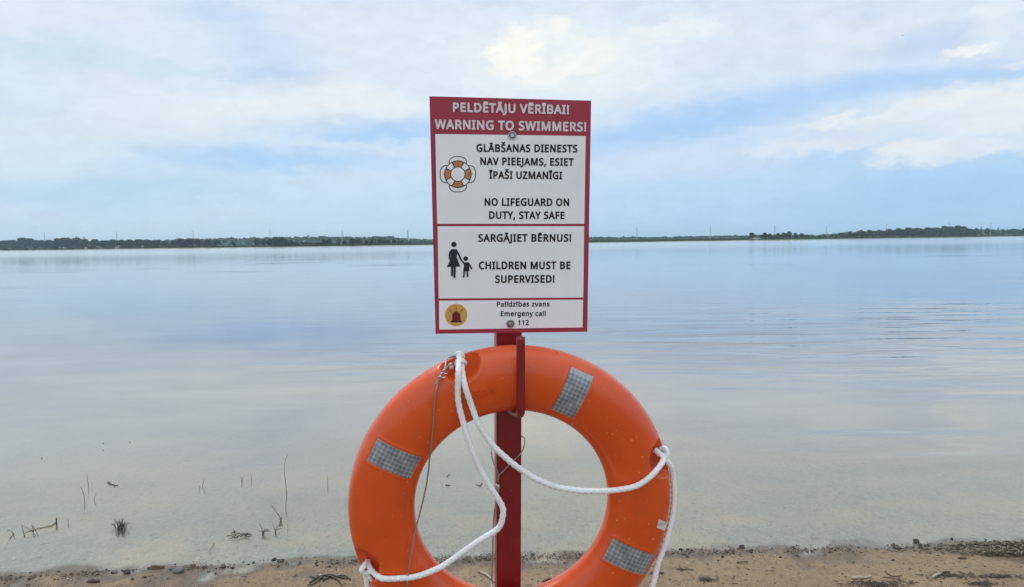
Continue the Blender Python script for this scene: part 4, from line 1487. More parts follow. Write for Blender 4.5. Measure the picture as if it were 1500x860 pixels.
def plant(kind, px, top, back, label, cat, group, wide=1.0):
    d = ray(px, 355.5 - (px - 750) * math.tan(ROLL))
    ta = d.x / d.y
    Y = float(far_y(ta)) + back
    z0 = bank_z(back)
    ztop = at_y(px, top, Y).z
    k = len(used)
    pr = protos[kind][k % len(protos[kind])]
    H = 3.0 if kind == 'u' else 10.0
    s = max(0.25, (ztop - z0) / H)
    o = pr if pr.name not in used and not pr.get('placed') else copy_tree(pr)
    pr['placed'] = 1
    o.location = (ta * Y, Y, z0)
    o.rotation_euler = (0, 0, k * 1.7)
    o.scale = (s * wide, s * wide, s)
    used.add((px, back, kind))
    tag(o, label, cat, group)
    return o


R_ = random.Random(5)
# left end: a close row of broad trees
for px, top in ((6, 352), (20, 351), (34, 347.5), (46, 348.5), (60, 351.5), (74, 351), (86, 348.5), (98, 347.5), (112, 347.8), (126, 349.5), (140, 350)):
    plant('b', px, top, R_.uniform(16, 40), 'dark broadleaf tree in the dense row at the left end of the far shore', 'tree',
          'trees at the left end of the far shore', 1.75)
for px, top in ((154, 351.5), (166, 350.5), (178, 350.8), (190, 350.5), (203, 350), (216, 350.5), (229, 351), (241, 352), (254, 352), (265, 349), (277, 348.5),
                (290, 350), (303, 351), (317, 351)):
    plant('b', px, top, R_.uniform(20, 70), 'hazy broadleaf tree in the long row left of the sandy spit', 'tree',
          'trees along the left part of the far shore', 1.8)
for px, top in ((113, 345.6), (124, 346.2), (101, 346.8)):
    plant('c', px, top, 45, 'small spiky conifer top poking above the left shore trees', 'tree', 'spiky tops above the left shore trees', 0.8)
for px, top in ((13, 358), (40, 359), (70, 359.5), (105, 360), (135, 359), (160, 360), (190, 359.5), (221, 359), (250, 358), (280, 358.5), (312, 358)):
    plant('u', px, top, R_.uniform(5, 10), 'pale low bush at the water edge under the left shore trees', 'bush', 'bushes along the left shore', 1.5)
# middle left: scattered dark clumps before the woods
plant('b', 342, 354, 16, 'small round dark tree alone on the meadow of the left shore', 'tree', None, 1.3)
for px, top in ((376, 350), (386, 349.5), (396, 349.5)):
    plant('b', px, top, 18, 'dark tree in the low clump beside the tall pylon', 'tree', 'low clump beside the tall pylon', 1.3)
for px, top in ((404, 346.5), (412, 347), (419, 350), (427, 351), (434, 353)):
    plant('b', px, top, 12, 'very dark tree in the tall clump standing close to the water', 'tree', 'tall dark clump close to the water', 1.3)
for px, top in ((445, 354), (457, 355), (468, 354.5)):
    plant('u', px, top, 14, 'low willow bush between the two dark tree clumps', 'bush', 'willow bushes between the dark clumps', 1.4)
for px, top in ((475, 349.5), (482, 349.5)):
    plant('b', px, top, 14, 'one of two round dark trees standing together on the meadow', 'tree', 'pair of round dark trees', 1.2)
for px, top in ((496, 350), (505, 351)):
    plant('w', px, top, 20, 'pale green willow right of the pair of round dark trees', 'tree', 'pale willows on the meadow', 1.1)
for px, top in ((516, 349), (524, 348.5)):
    plant('b', px, top, 13, 'broad dark tree with full crown in the left meadow', 'tree', 'broad dark trees in the left meadow', 1.3)
plant('b', 537, 351, 12, 'narrow dark tree just right of the broad dark pair', 'tree', None, 0.9)
for px, top in ((529, 346), (546, 346.5), (550, 347.5), (559, 345.5), (563, 346), (570, 348), (584, 347.5), (597, 350), (590, 350.5)):
    plant('c', px, top, R_.uniform(60, 120), 'spiky conifer standing in the woods left of the sign', 'tree', 'conifers left of the sign', 1.0)
for px, top in ((545, 351), (556, 350), (566, 350.5), (577, 350.5), (560, 353), (588, 353), (600, 353), (612, 354), (625, 354)):
    plant('b', px, top, R_.uniform(18, 60), 'hazy broadleaf tree among the conifers left of the sign', 'tree', 'broadleaf trees left of the sign', 1.3)
# right: a clump of round trees, then rising woods
for px, top, w in ((1101, 340.5, 1.3), (1113, 343.5, 1.0), (1120, 340.5, 1.2), (1128, 342, 1.2)):
    plant('b', px, top, 24, 'rounded dark tree in the isolated clump on the right shore', 'tree', 'isolated clump on the right shore', w)
for px, top, w in ((1140, 341, 1.1), (1148, 340.5, 1.2), (1156, 338.5, 1.1), (1165, 341, 1.2), (1174, 341.5, 1.3), (1182, 343.5, 1.2), (1190, 345, 1.2)):
    plant('b', px, top, R_.uniform(22, 40), 'dark tree in the longer clump in front of a pylon on the right shore', 'tree', 'longer clump on the right shore', w)
for px, top in ((1200, 344), (1208, 344), (1135, 343)):
    plant('w', px, top, 26, 'pale willow at the edge of a clump on the right shore', 'tree', 'pale willows on the right shore', 1.2)
top_r = [(1218, 343), (1232, 340.5), (1246, 338.5), (1260, 337), (1274, 336.5), (1288, 336.5), (1302, 335), (1316, 334), (1330, 332.8), (1344, 333.5), (1358, 332.5),
         (1372, 333), (1382, 330.5), (1394, 331.5), (1402, 329.8), (1412, 333), (1420, 335)]
for px, top in top_r:
    plant('b', px, top, R_.uniform(20, 60), 'dark tree in the wide wood rising towards the right shore', 'tree', 'wide wood on the right shore', 1.5)
    plant('b', px + 7, top + 1.4, R_.uniform(15, 50), 'dark tree in the wide wood rising towards the right shore', 'tree', 'wide wood on the right shore', 1.4)
for px, top in ((1430, 334), (1437, 331.8), (1446, 334), (1462, 332.5), (1469, 335.5), (1500, 334)):
    plant('c' if px in (1437, 1462) else 'b', px, top, 22, 'lone narrow tree spaced out at the right end of the far shore', 'tree',
          'spaced narrow trees at the right end', 1.0)
for px, top in ((1425, 337), (1455, 336.5), (1478, 336), (1486, 334.5), (1494, 336)):
    plant('b', px, top, 90, 'bluish broadleaf tree behind the spaced trees at the right end', 'tree', 'trees behind at the right end', 1.5)
for k in protos:
    for pr in protos[k]:
        if pr.get('placed'):
            del pr['placed']
        else:
            for ch in list(pr.children):
                bpy.data.objects.remove(ch)
            bpy.data.objects.remove(pr)
for o in COL.objects:
    if 'placed' in o:
        del o['placed']

# the woods behind: one far mass
wv, wf = [], []
wr = np.random.default_rng(77)
TOPW = [(-300, 350), (0, 354), (150, 353.2), (260, 351.5), (330, 349.2), (380, 349), (440, 347.5), (480, 347), (530, 348.5), (565, 346.5), (600, 350.5), (640, 351.5), (700, 350),
        (860, 348.2), (910, 348), (935, 347.8), (960, 348.3), (1000, 347.2), (1050, 346), (1090, 345.5), (1130, 344.5), (1200, 345), (1230, 342), (1300, 338.5), (1400, 336),
        (1440, 336.5), (1500, 337), (1800, 330)]
for _ in range(16000):
    px = wr.uniform(-60, 1560)
    d = ray(px, 350)
    ta = d.x / d.y
    back = 700 + 700 * wr.random()
    Y = float(far_y(ta)) + back
    zt = at_y(px, np.interp(px, [a for a, _b in TOPW], [b_ for _a, b_ in TOPW]) + 1.5 * noise.noise(Vector((px * 0.09, 0, 0))) + 1.6 * noise.noise(Vector((px * 0.3, 3, 0))) + 0.2, Y).z
    x = ta * Y
    z = 0.6 + (zt - 0.6) * wr.random() ** 0.6
    c = np.array([x, Y, z])
    s = 1.4 + 1.6 * wr.random()
    nrm = np.array([wr.normal() * .4, -1, 0.5 + wr.normal() * .4])
    nrm /= np.linalg.norm(nrm)
    t = np.cross(nrm, wr.normal(size=3))
    t /= np.linalg.norm(t)
    b2 = np.cross(nrm, t)
    i0 = len(wv)
    for q in range(5):
        a = 2 * PI * q / 5
        wv.append(c + t * s * math.cos(a) * 1.3 + b2 * s * math.sin(a))
    wf.append(tuple(range(i0, i0 + 5)))
far_woods = mesh_obj('far_woods', wv, wf, m_leaf)
tag(far_woods, 'low bluish woods along the horizon behind the shore trees', 'woods', kind='stuff')

# meadow scrub along the bank, too fine to count
gv2, gf2 = [], []
for _ in range(9000):
    px = wr.uniform(-40, 1540)
    d = ray(px, 352)
    ta = d.x / d.y
    back = 9 + 26 * wr.random()
    Y = float(far_y(ta)) + back
    c = np.array([ta * Y, Y, bank_z(back) + 0.25 * wr.random()])
    s = 0.35 + 0.5 * wr.random()
    a = wr.random() * PI
    i0 = len(gv2)
    gv2 += [c + np.array([-s, 0, 0]), c + np.array([s, 0, 0]), c + np.array([s * 0.4, 0.1, s * 2.6]), c + np.array([-s * .5, .1, s * 2.2])]
    gf2.append((i0, i0 + 1, i0 + 2, i0 + 3))
tag(mesh_obj('bank_scrub', gv2, gf2, m_pale), 'low green scrub along the far bank', 'scrub', kind='stuff')

# pylons
m_pyl = simple('pylon_steel', (0.42, 0.46, 0.50), 0.6, 0.3, 0.1, 2.0)


def make_pylon():
    t = empty('power_pylon')
    v, f = [], []
    H, w0, w1 = 30.0, 1.5, 0.35
    for sx in (-1, 1):
        for sy in (-1, 1):
            tube_geo([(sx * w0, sy * w0, -0.5), (sx * w1, sy * w1, H)], 0.07, 4, v, f)
    n = 10
    for i in range(n):
        z0, z1 = H * i / n, H * (i + 1) / n
        a, b2 = w0 + (w1 - w0) * i / n, w0 + (w1 - w0) * (i + 1) / n
        for s in (-1, 1):
            tube_geo([(-a, s * a, z0), (b2, s * b2, z1)], 0.06, 4, v, f)
            tube_geo([(a, s * a, z0), (-b2, s * b2, z1)], 0.10, 4, v, f)
            tube_geo([(s * a, -a, z0), (s * b2, b2, z1)], 0.10, 4, v, f)
    mesh_obj('mast', v, f, m_pyl, t)
    for z, L in ((22.0, 2.6), (25.5, 2.1), (28.6, 1.6)):
        v, f = [], []
        tube_geo([(-L, 0, z), (L, 0, z)], 0.10, 4, v, f)
        tube_geo([(-L, 0, z), (0, 0, z + 1.1), (L, 0, z)], 0.07, 4, v, f)
        mesh_obj('crossarm', v, f, m_pyl, t)
    return t


pyl = make_pylon()
for i, (px, top, where) in enumerate((
        (65, 340, 'rising over the dense row of trees at the left end'), (171, 339.3, 'above the long row of hazy trees, second from the left'),
        (283, 338, 'above the meadow left of the lone small round tree'), (396, 336, 'rising from the low dark clump'),
        (501.5, 337.5, 'over the pale meadow willows'), (597.5, 337.5, 'nearest the left edge of the sign'),
        (933, 333.5, 'nearest the right edge of the sign'), (1040.5, 332.5, 'over the low hazy woods before the round clump'),
        (1135, 331, 'behind the gap of the tree clump on the right shore'), (1210.5, 331, 'beside the pale willows on the right shore'),
        (1298, 327, 'darkest, above the wide wood'), (1390, 326, 'faint, over the highest trees of the wide wood'),
        (1451, 326.5, 'between the spaced trees at the right end'))):
    o = pyl if i == 0 else copy_tree(pyl)
    d = ray(px, 345)
    ta = d.x / d.y
    Y = float(far_y(ta)) + (480 if i != 10 else 330)
    o.location = (ta * Y, Y, 1.2)
    zt = at_y(px, top, Y).z
    o.scale = (1, 1, (zt - 1.2) / 30.0)
    o.rotation_euler = (0, 0, 0.3)
    tag(o, 'thin grey lattice pylon ' + where, 'pylon', 'power line along the far shore')

# farm buildings
m_wall = simple('pale_render', (0.36, 0.36, 0.34), 0.8, 0, 0.06, 1.0)
m_roof = simple('roof_tiles', (0.30, 0.25, 0.23), 0.8, 0, 0.1, 2.0)
m_win = simple('window_glass', (0.03, 0.035, 0.04), 0.1, 0, 0.1, 1.0)


def make_house():
    t = empty('farmhouse')
    bm = bmesh.new()
    box_bm(bm, (0, 0, 1.5), (9, 6, 3.0))
    for sx in (-4.5, 4.5):
        bm.faces.new([bm.verts.new(p) for p in ((sx, -3, 3), (sx, 3, 3), (sx, 0, 5.2))])
    bm_obj('wall', bm, m_wall, t)
    v = []
    for sy in (-1, 1):
        for dz in (0, 0.2):
            v += [(-4.9, sy * 3.4, 2.75 + dz), (4.9, sy * 3.4, 2.75 + dz), (4.9, 0, 5.25 + dz), (-4.9, 0, 5.25 + dz)]
    f = []
    for b0 in (0, 8):
        f += [(b0, b0 + 1, b0 + 2, b0 + 3), (b0 + 4, b0 + 5, b0 + 6, b0 + 7), (b0, b0 + 1, b0 + 5, b0 + 4), (b0, b0 + 3, b0 + 7, b0 + 4), (b0 + 1, b0 + 2, b0 + 6, b0 + 5)]
    mesh_obj('roof', v, f, m_roof, t)
    for x in (-2.6, 0, 2.6):
        bm = bmesh.new()
        box_bm(bm, (x, -3.01, 1.6), (1.0, 0.08, 1.2))
        bm_obj('window', bm, m_win, t)
    return t


hs = make_house()
for i, (px, back, sc, lab) in enumerate(((126, 14, .5, 'tiny pale farmhouse half hidden under the dense left shore trees'),
                                         (148, 13, .45, 'tiny pale farmhouse in the gap between the left shore tree rows'),
                                         (171, 13, .5, 'tiny pale farmhouse under the pylon over the long hazy tree row'),
                                         (456, 24, .7, 'small pale farmhouse behind the willow bushes between dark clumps'),
                                         (1106, 15, .7, 'long pale shed before the rounded tree clump on the right shore'))):
    o = hs if i == 0 else copy_tree(hs)
    d = ray(px, 350)
    ta = d.x / d.y
    Y = float(far_y(ta)) + back
    o.location = (ta * Y, Y, bank_z(back))
    o.scale = (sc * (2.2 if i == 4 else 1), sc, sc * (0.6 if i == 4 else 1))
    o.rotation_euler = (0, 0, 0.2 * (i - 2))
    tag(o, lab, 'farmhouse', 'pale buildings on the far shore')

# ------------------------------------------------------------------ stalks and twigs standing in the shallows
m_stalk = simple('dead_stalk', (0.095, 0.08, 0.065), 0.8, 0, 0.25, 30.0)
m_dry = simple('dry_reed', (0.24, 0.20, 0.15), 0.7, 0, 0.2, 30.0)
m_weed = simple('rotting_weed', (0.050, 0.046, 0.032), 0.75, 0, 0.4, 40.0)


def c5(x, y):
    return (x / 2.885, 640 + y / 2.885)


def stalk(name, paths, base, radius, label, cat, group=None, material=None, jitter=0.0):
    """thin plant: pixel polylines raised on the vertical plane through its foot in the water"""
    b = at_z(*base)
    v, f = [], []
    for path in paths:
        pts = []
        for i, (px, py) in enumerate(path):
            p = at_y(px, py, b.y + jitter * math.sin(i * 2.1 + px))
            if i == 0:
                p.z = min(p.z, -0.04)
            pts.append(tuple(p - b))
        cm = catmull(pts, 0.012)
        rr = [0.75 * radius * (1.0 - 0.6 * i / len(cm)) for i in range(len(cm))]
        tube_geo(cm, rr, 6, v, f)
    o = mesh_obj(name, v, f, material or m_stalk, smooth=True)
    o.location = b
    tag(o, label, cat, group)
    return o


C5 = lambda *pts: [c5(*p) for p in pts]
stalk('reed_stalk', [C5((375, 222), (374, 208), (371, 185), (367, 160))], c5(374, 214), .0035, 'bent dark stalk with a kinked tip, farthest of the left stalks', 'stalk', jitter=.01)
stalk('reed_stalk', [C5((358, 282), (357, 262), (351, 235), (341, 210))], c5(358, 275), .0035, 'leaning dark stalk just before the kinked one at left', 'stalk', jitter=.01)
stalk('reed_stalk', [C5((402, 272), (398, 262), (403, 248), (406, 236))], c5(399, 265), .003, 'short crooked stalk right of the leaning dark stalk', 'stalk')
stalk('reed_stalk', [C5((389, 212), (388, 205), (390, 192))], c5(388, 208), .0025, 'very short thin stalk beside the kinked stalk', 'stalk')
stalk('reed_stalk', [C5((288, 366), (288, 358), (287, 345))], c5(288, 361), .003, 'very short stalk right of the black stake', 'stalk')
stalk('reed_stalk', [C5((866, 232), (856, 209), (859, 195), (863, 178)), C5((842, 225), (843, 212), (840, 203)), C5((866, 220), (869, 211))], c5(858, 213), .003,
      'crooked stalk with two tiny shoots in the middle of the left water', 'stalk')
stalk('reed_stalk', [C5((1021, 200), (1021, 188), (1017, 165)), C5((1023, 200), (1025, 185), (1029, 167))], c5(1022, 190), .0028, 'pair of short stalks forming a narrow V', 'stalk')
stalk('reed_stalk', [C5((1063, 196), (1062, 182), (1060, 150))], c5(1062, 186), .0028, 'single short upright stalk beside the narrow V pair', 'stalk')
stalk('reed_stalk', [C5((1385, 215), (1385, 205), (1384, 166))], c5(1385, 208), .0028, 'single upright stalk nearest the lifebuoy', 'stalk')
stalk('tall_reed', [C5((1209, 312), (1208, 292), (1211, 250), (1208, 200), (1201, 140), (1204, 105), (1215, 71))], c5(1208, 300), .0042,
      'tall pale reed curving at its tip above the water', 'reed', material=m_dry, jitter=.012)
stalk('broken_twig', [C5((1192, 358), (1186, 345), (1168, 318), (1147, 288)), C5((1184, 365), (1186, 350), (1194, 345)), C5((1178, 385), (1185, 352), (1176, 347)),
                      C5((1196, 380), (1188, 355), (1190, 338))], c5(1187, 356), .0042, 'broken twig slanting up beside the tall pale reed', 'twig')
stalk('weed_tuft', [C5((1112, 412), (1111, 404), (x, y)) for x, y in ((1098, 366), (1094, 398), (1136, 392), (1120, 388), (1104, 385), (1146, 399), (1128, 400))] +
      [C5((1112, 412), (1118, 392), (1138, 396))], c5(1112, 408), .0042, 'dark spiky weed tuft below the broken twig', 'weed', jitter=.03)
stalk('weed_tuft', [C5((1166, 408), (1164, 396), (x, y)) for x, y in ((1150, 367), (1182, 366), (1190, 388), (1172, 380))],
      c5(1166, 402), .0036, 'small forked weed right of the spiky tuft', 'weed', jitter=.03)
rg = random.Random(3)
tuft = []
for k in range(26):
    a = rg.uniform(-1.25, 1.25)
    L = rg.uniform(18, 42)
    x0 = 508 + rg.uniform(-14, 14)
    tuft.append(C5((x0, 386), (x0 + math.sin(a) * L * .4, 380 - math.cos(a) * L * .4), (x0 + math.sin(a) * L * .9, 382 - math.cos(a) * L)))
stalk('weed_tuft', tuft, c5(508, 382), .0038, 'bristly black weed tuft alone in the left shallows', 'weed', jitter=.05)
stake = []
for k in range(7):
    x0 = 238 + rg.uniform(-4, 4)
    stake.append(C5((x0, 372), (x0 + rg.uniform(-1, 1), 356), (x0 + rg.uniform(-3, 3), 341 + rg.uniform(0, 8))))
stalk('stake', stake, c5(238, 367), .005, 'short thick black stake at the end of a sunken branch', 'stake', jitter=.02)


def lying(name, pix, radius, label, cat, material, z=0.003, forks=()):
    v, f = [], []
    b = at_z(*pix[len(pix) // 2])
    for path in [pix] + list(forks):
        pts = []
        for i, p in enumerate(path):
            q = at_z(p[0], p[1], z + 0.004 * math.sin(i * 2.3))
            pts.append(tuple(q - b))
        cm = catmull(pts, 0.012)
        tube_geo(cm, [radius * (1 - .5 * i / len(cm)) for i in range(len(cm))], 6, v, f)
    o = mesh_obj(name, v, f, material, smooth=True)
    o.location = b
    tag(o, label, cat)
    return o


lying('sunken_branch', C5((232, 364), (215, 376), (190, 382), (160, 386), (138, 394), (112, 404), (100, 412)), .005,
      'grey branch awash beside the short black stake', 'branch', m_dry)
stalk('broken_twig', [C5((104, 384), (92, 374)), C5((150, 392), (136, 398), (120, 388), (95, 375)), C5((142, 412), (140, 390), (134, 371)), C5((163, 392), (146, 388), (136, 376))],
      c5(136, 396), .004, 'forked dark twig rising from the sunken branch', 'twig', jitter=.02)
stalk('broken_twig', [C5((38, 430), (55, 412), (60, 405)), C5((62, 410), (50, 400), (30, 394)), C5((34, 414), (48, 416))], c5(50, 414), .004,
      'forked dark twig at the far left in the shallows', 'twig', jitter=.02)
lying('floating_twig', C5((455, 193), (470, 200), (484, 204), (498, 205)), .005, 'small dark twig afloat with a raised end', 'twig', m_stalk,
      forks=(C5((458, 190), (466, 195)), C5((478, 201), (486, 208))))
lying('floating_twig', C5((905, 450), (893, 468), (880, 488)), .003, 'thin pale straw lying in the water near the sand', 'straw', m_dry)
lying('floating_twig', [(706, 708), (703, 711), (700, 711.5), (697, 709.5)], .004, 'bit of dark weed afloat, seen through the ring beside the post', 'weed', m_stalk, forks=([(700, 711), (705, 712.5)],))
lying('floating_twig', [(653, 710.5), (656, 711), (659.5, 711)], .0045, 'short dark bit of twig afloat, seen through the ring near its left rim', 'twig', m_stalk)
lying('floating_twig', [(655, 698), (657, 695.5), (659, 694.5)], .003, 'tiny upturned twig afloat, farther of two inside the ring at left', 'twig', m_stalk)
# floating weed by the tufts
fv, ff = [], []
b = at_z(*c5(1015, 418))
for k in range(24):
    q = at_z(*c5(rg.uniform(975, 1060), 414 + rg.gauss(0, 5) + 0.05 * rg.uniform(-60, 60)), 0.004)
    a = rg.uniform(0, PI)
    L = rg.uniform(.01, .03)
    tube_geo([tuple(q - b + Vector((-math.cos(a) * L, -math.sin(a) * L, 0))), tuple(q - b + Vector((0, 0, rg.uniform(0, .012)))),
              tuple(q - b + Vector((math.cos(a) * L, math.sin(a) * L, 0)))], rg.uniform(.001, .0025), 5, fv, ff)
o = mesh_obj('floating_weed', fv, ff, m_weed, smooth=True)
o.location = b
tag(o, 'mat of dark water weed afloat left of the spiky tuft', 'weed')
for px, py, lab in ((151.5, 650, 'nearer of two tiny specks afloat far out at left'), (151, 660, 'speck just nearer the beach than its twin'), (190, 648.5, 'lone dark leaf speck afloat far out'),
                    (61, 672, 'faint leaf speck afloat near the left edge')):
    b = at_z(px, py)
    bm = bmesh.new()
    bmesh.ops.create_uvsphere(bm, u_segments=10, v_segments=6, radius=1.0)
    for v in bm.verts:
        v.co = Vector((v.co.x * .006 * (1 + .3 * v.co.y), v.co.y * .005, v.co.z * .0025 + .0015 * v.co.x * v.co.x))
    o = bm_obj('floating_leaf', bm, m_stalk, smooth=True)
    o.location = b + Vector((0, 0, .003))
    tag(o, {151.5: 'small dark leaf afloat, farthest out of the two close together', 151: 'small dark leaf afloat, nearer the beach of the two close together',
            190: 'small dark leaf afloat alone, farthest from the beach', 61: 'small dark leaf afloat near the left edge of the view'}[px], 'leaf', 'leaves afloat on the left water')

# ------------------------------------------------------------------ stones and wrack along the waterline
m_stone = foliage('dark_stone', (0.035, 0.033, 0.032, 1), (0.15, 0.13, 0.105, 1))
m_brown = simple('wet_wood', (0.075, 0.04, 0.028), 0.5, 0, 0.3, 40.0, 0.3)
m_mossy = simple('mossy_clod', (0.11, 0.085, 0.05), 0.9, 0, 0.4, 60.0, 0.6)
m_grey = simple('grey_stone', (0.17, 0.16, 0.15), 0.7, 0, 0.3, 60.0, 0.3)
m_wood = simple('bleached_wood', (0.40, 0.33, 0.25), 0.8, 0, 0.2, 50.0, 0.4)


def stone_mesh(seed, flat=0.6, sub=2):
    bm = bmesh.new()
    bmesh.ops.create_icosphere(bm, subdivisions=sub, radius=1.0)
    for v in bm.verts:
        k = 1 + 0.38 * noise.noise(v.co * 1.3 + Vector((seed * 7.1, 0, 0))) + 0.12 * noise.noise(v.co * 3.5 + Vector((seed * 3.3, 1, 0)))
        v.co = Vector((v.co.x * k, v.co.y * k * .8, v.co.z * k * flat))
    return bm


def single_stone(px, py, w, material, label, flat=.6, seed=1, name='stone', cat='stone', aspect=1.0):
    o = bm_obj(name, stone_mesh(seed, flat, 3), material, smooth=True)
    p = on_ground(px, py)
    s = w / 2 * (p - EYE).length / FPX
    o.location = p + Vector((0, 0, s * flat * .35))
    o.scale = (s, s * aspect, s)
    tag(o, label, cat)
    return o


single_stone(186, 839.5, 8.5, m_stone, 'round black stone on the waterline at left', .85, 2)
single_stone(168, 838.5, 7, m_grey, 'mottled grey stone left of the round black one', .7, 3)
single_stone(262, 838, 12, m_grey, 'largest grey stone on the sand between mossy clod and ring', .8, 4)
single_stone(283, 831, 7, m_mossy, 'brown rounded stone right of the largest grey stone', .9, 5)
single_stone(327, 831, 7, m_stone, 'black stone right of the brown rounded stone', .7, 6)
single_stone(137, 853, 15, m_brown, 'flat reddish brown piece of wet wood on the left sand', .45, 7, 'driftwood', 'driftwood', .5)
single_stone(229, 833, 20, m_mossy, 'mossy clod of roots at the waterline left of the ring', .32, 8, 'mossy_clod', 'clod', .4)
single_stone(47, 847.5, 9, m_mossy, 'mossy stone near the left corner of the sand', .5, 9)
single_stone(411, 822, 9, m_stone, 'black stone awash at the waterline nearest the ring', .5, 10)
single_stone(1087, 802.5, 7, m_stone, 'black stone awash right of the lifebuoy', .9, 11)
single_stone(1342, 794, 7, m_stone, 'black stone awash left of the wrack heap', .9, 12)
single_stone(1314, 803, 9, m_stone, 'dark stone half in the water, left end of the heap', .6, 13)
single_stone(1483, 806.5, 8, m_mossy, 'tan stone on the wrack heap', .8, 14)
single_stone(1409, 818.5, 11, m_brown, 'flat brown chip on the sand below the wrack heap', .3, 15, 'driftwood', 'driftwood', .5)

# pebbles strewn along the waterline
peb = [bm_obj('pebble', stone_mesh(40 + s, .5 + .1 * s, 1), m_stone, smooth=True) for s in range(4)]
pk = 0
for _ in range(230):
    right = rg.random() < 0.58
    px = rg.uniform(960, 1500) if right else (rg.uniform(0, 540) if rg.random() < .8 else rg.uniform(610, 900))
    sy_ = np.interp(px, [p[0] for p in SHORE_PX], [p[1] for p in SHORE_PX])
    py = sy_ + rg.gauss(0.5, 3.2) + (abs(rg.gauss(0, 10)) if rg.random() < .3 else 0)
    if py > 858:
        continue
    p = on_ground(px, py)
    s = .0035 + .0075 * rg.random() ** 2
    o = peb[pk] if pk < 4 else copy_tree(peb[pk % 4])
    o.location = p + Vector((0, 0, s * .2))
    o.rotation_euler = (0, 0, rg.uniform(0, 6))
    o.scale = (s * rg.uniform(.9, 1.6), s, s)
    if px > 930:
        tag(o, 'small dark pebble on the waterline right of the lifebuoy', 'pebble', 'pebbles right of the lifebuoy')
    elif px > 600:
        tag(o, 'small dark pebble on the waterline seen through the lifebuoy', 'pebble', 'pebbles seen through the lifebuoy')
    else:
        tag(o, 'small dark pebble on the waterline left of the lifebuoy', 'pebble', 'pebbles left of the lifebuoy')
    pk += 1


def litter(name, n, sampler, lmin, lmax, rmin, rmax, material, label, lift=0.004, mats=None, pile=None):
    v, f, fm = [], [], []
    for _ in range(n):
        px, py = sampler()
        p = on_ground(px, py)
        L = rg.uniform(lmin, lmax)
        a = rg.gauss(0, .9)
        z = lift + (pile(px, py) * rg.random() if pile else 0)
        tilt = rg.gauss(0, .18)
        d = Vector((math.cos(a), math.sin(a), tilt)) * L / 2
        mid = p + Vector((0, 0, z)) + Vector((rg.gauss(0, .15) * L, rg.gauss(0, .15) * L, rg.uniform(0, .1) * L))
        nf = len(f)
        r = rg.uniform(rmin, rmax)
        tube_geo([tuple(p + Vector((0, 0, z)) - d), tuple(mid), tuple(p + Vector((0, 0, z)) + d)], [r * .6, r, r * .5], 5, v, f)
        fm += [rg.choice((0, 0, 1, 2))] * (len(f) - nf)
    o = mesh_obj(name, v, f, None, mats=mats, fm=fm, smooth=True)
    tag(o, label, 'litter', kind='stuff')
    return o


def along(x0, x1, off, sig):
    def s():
        while True:
            px = rg.uniform(x0, x1)
            if noise.noise(Vector((px * .03, off, 0))) + .25 < rg.random() - .35:
                continue
            py = np.interp(px, [p[0] for p in SHORE_PX], [p[1] for p in SHORE_PX]) + off + rg.gauss(0, sig)
            if py < 870:
                return px, py
    return s


def anywhere():
    px = rg.uniform(-20, 1520)
    sy_ = np.interp(px, [p[0] for p in SHORE_PX], [p[1] for p in SHORE_PX])
    return px, sy_ + 6 + (866 - sy_) * rg.random()


LM = [m_brown, m_dry, m_weed]
litter('shore_wrack', 1900, along(-10, 1510, 1.5, 2.6), .004, .013, .0010, .0024, None, 'thin line of dark plant bits along the waterline', mats=LM)
litter('shore_wrack', 500, along(600, 900, 2.5, 4.0), .004, .012, .0010, .0022, None, 'strip of dark plant bits on the sand seen through the lifebuoy', mats=LM)
litter('sand_litter', 420, anywhere, .004, .022, .0007, .0018, None, 'scattered bits of straw and bark on the sand', mats=[m_dry, m_wood, m_brown])


def heap():
    px = 1500 - abs(rg.gauss(0, 70)) + 25
    top = np.interp(px, [1330, 1385, 1420, 1500, 1540], [803, 797, 793, 794, 792])
    bot = np.interp(px, [1330, 1385, 1420, 1500, 1540], [807, 811, 814, 813, 812])
    return px, top + 4 + (bot - top - 2) * rg.random()


litter('wrack_heap', 800, heap, .010, .045, .0012, .0032, None, 'heap of dead reeds and weed washed up at the right waterline', mats=[m_dry, m_weed, m_mossy],
       pile=lambda px, py: .02 * max(0, min(1, (px - 1350) / 60)))


def band(cx, cy, rx, ry):
    def s():
        a, r = rg.uniform(0, 2 * PI), abs(rg.gauss(0, .55))
        return cx + rx * r * math.cos(a), cy + ry * r * math.sin(a)
    return s


for cx, cy, rx, ry, n, lab in ((1285, 857, 62, 6, 260, 'dark seaweed band at the lower edge right of centre'), (1390, 844, 60, 4, 110, 'dark plant bits around the pale stick'),
                               (1462, 845, 46, 4, 110, 'dark plant bits at the right edge of the sand'), (1440, 856, 26, 4, 80, 'dark clump of weed low at right'),
                               (1035, 849, 22, 4, 45, 'fine dark twigs on the sand right of the ring'), (1000, 835, 18, 3, 20, 'faint weed bits just right of the hanging rope')):
    litter('weed_patch', n, band(cx, cy, rx, ry), .008, .040, .0008, .0024, None, lab, mats=[m_weed, m_brown, m_mossy])

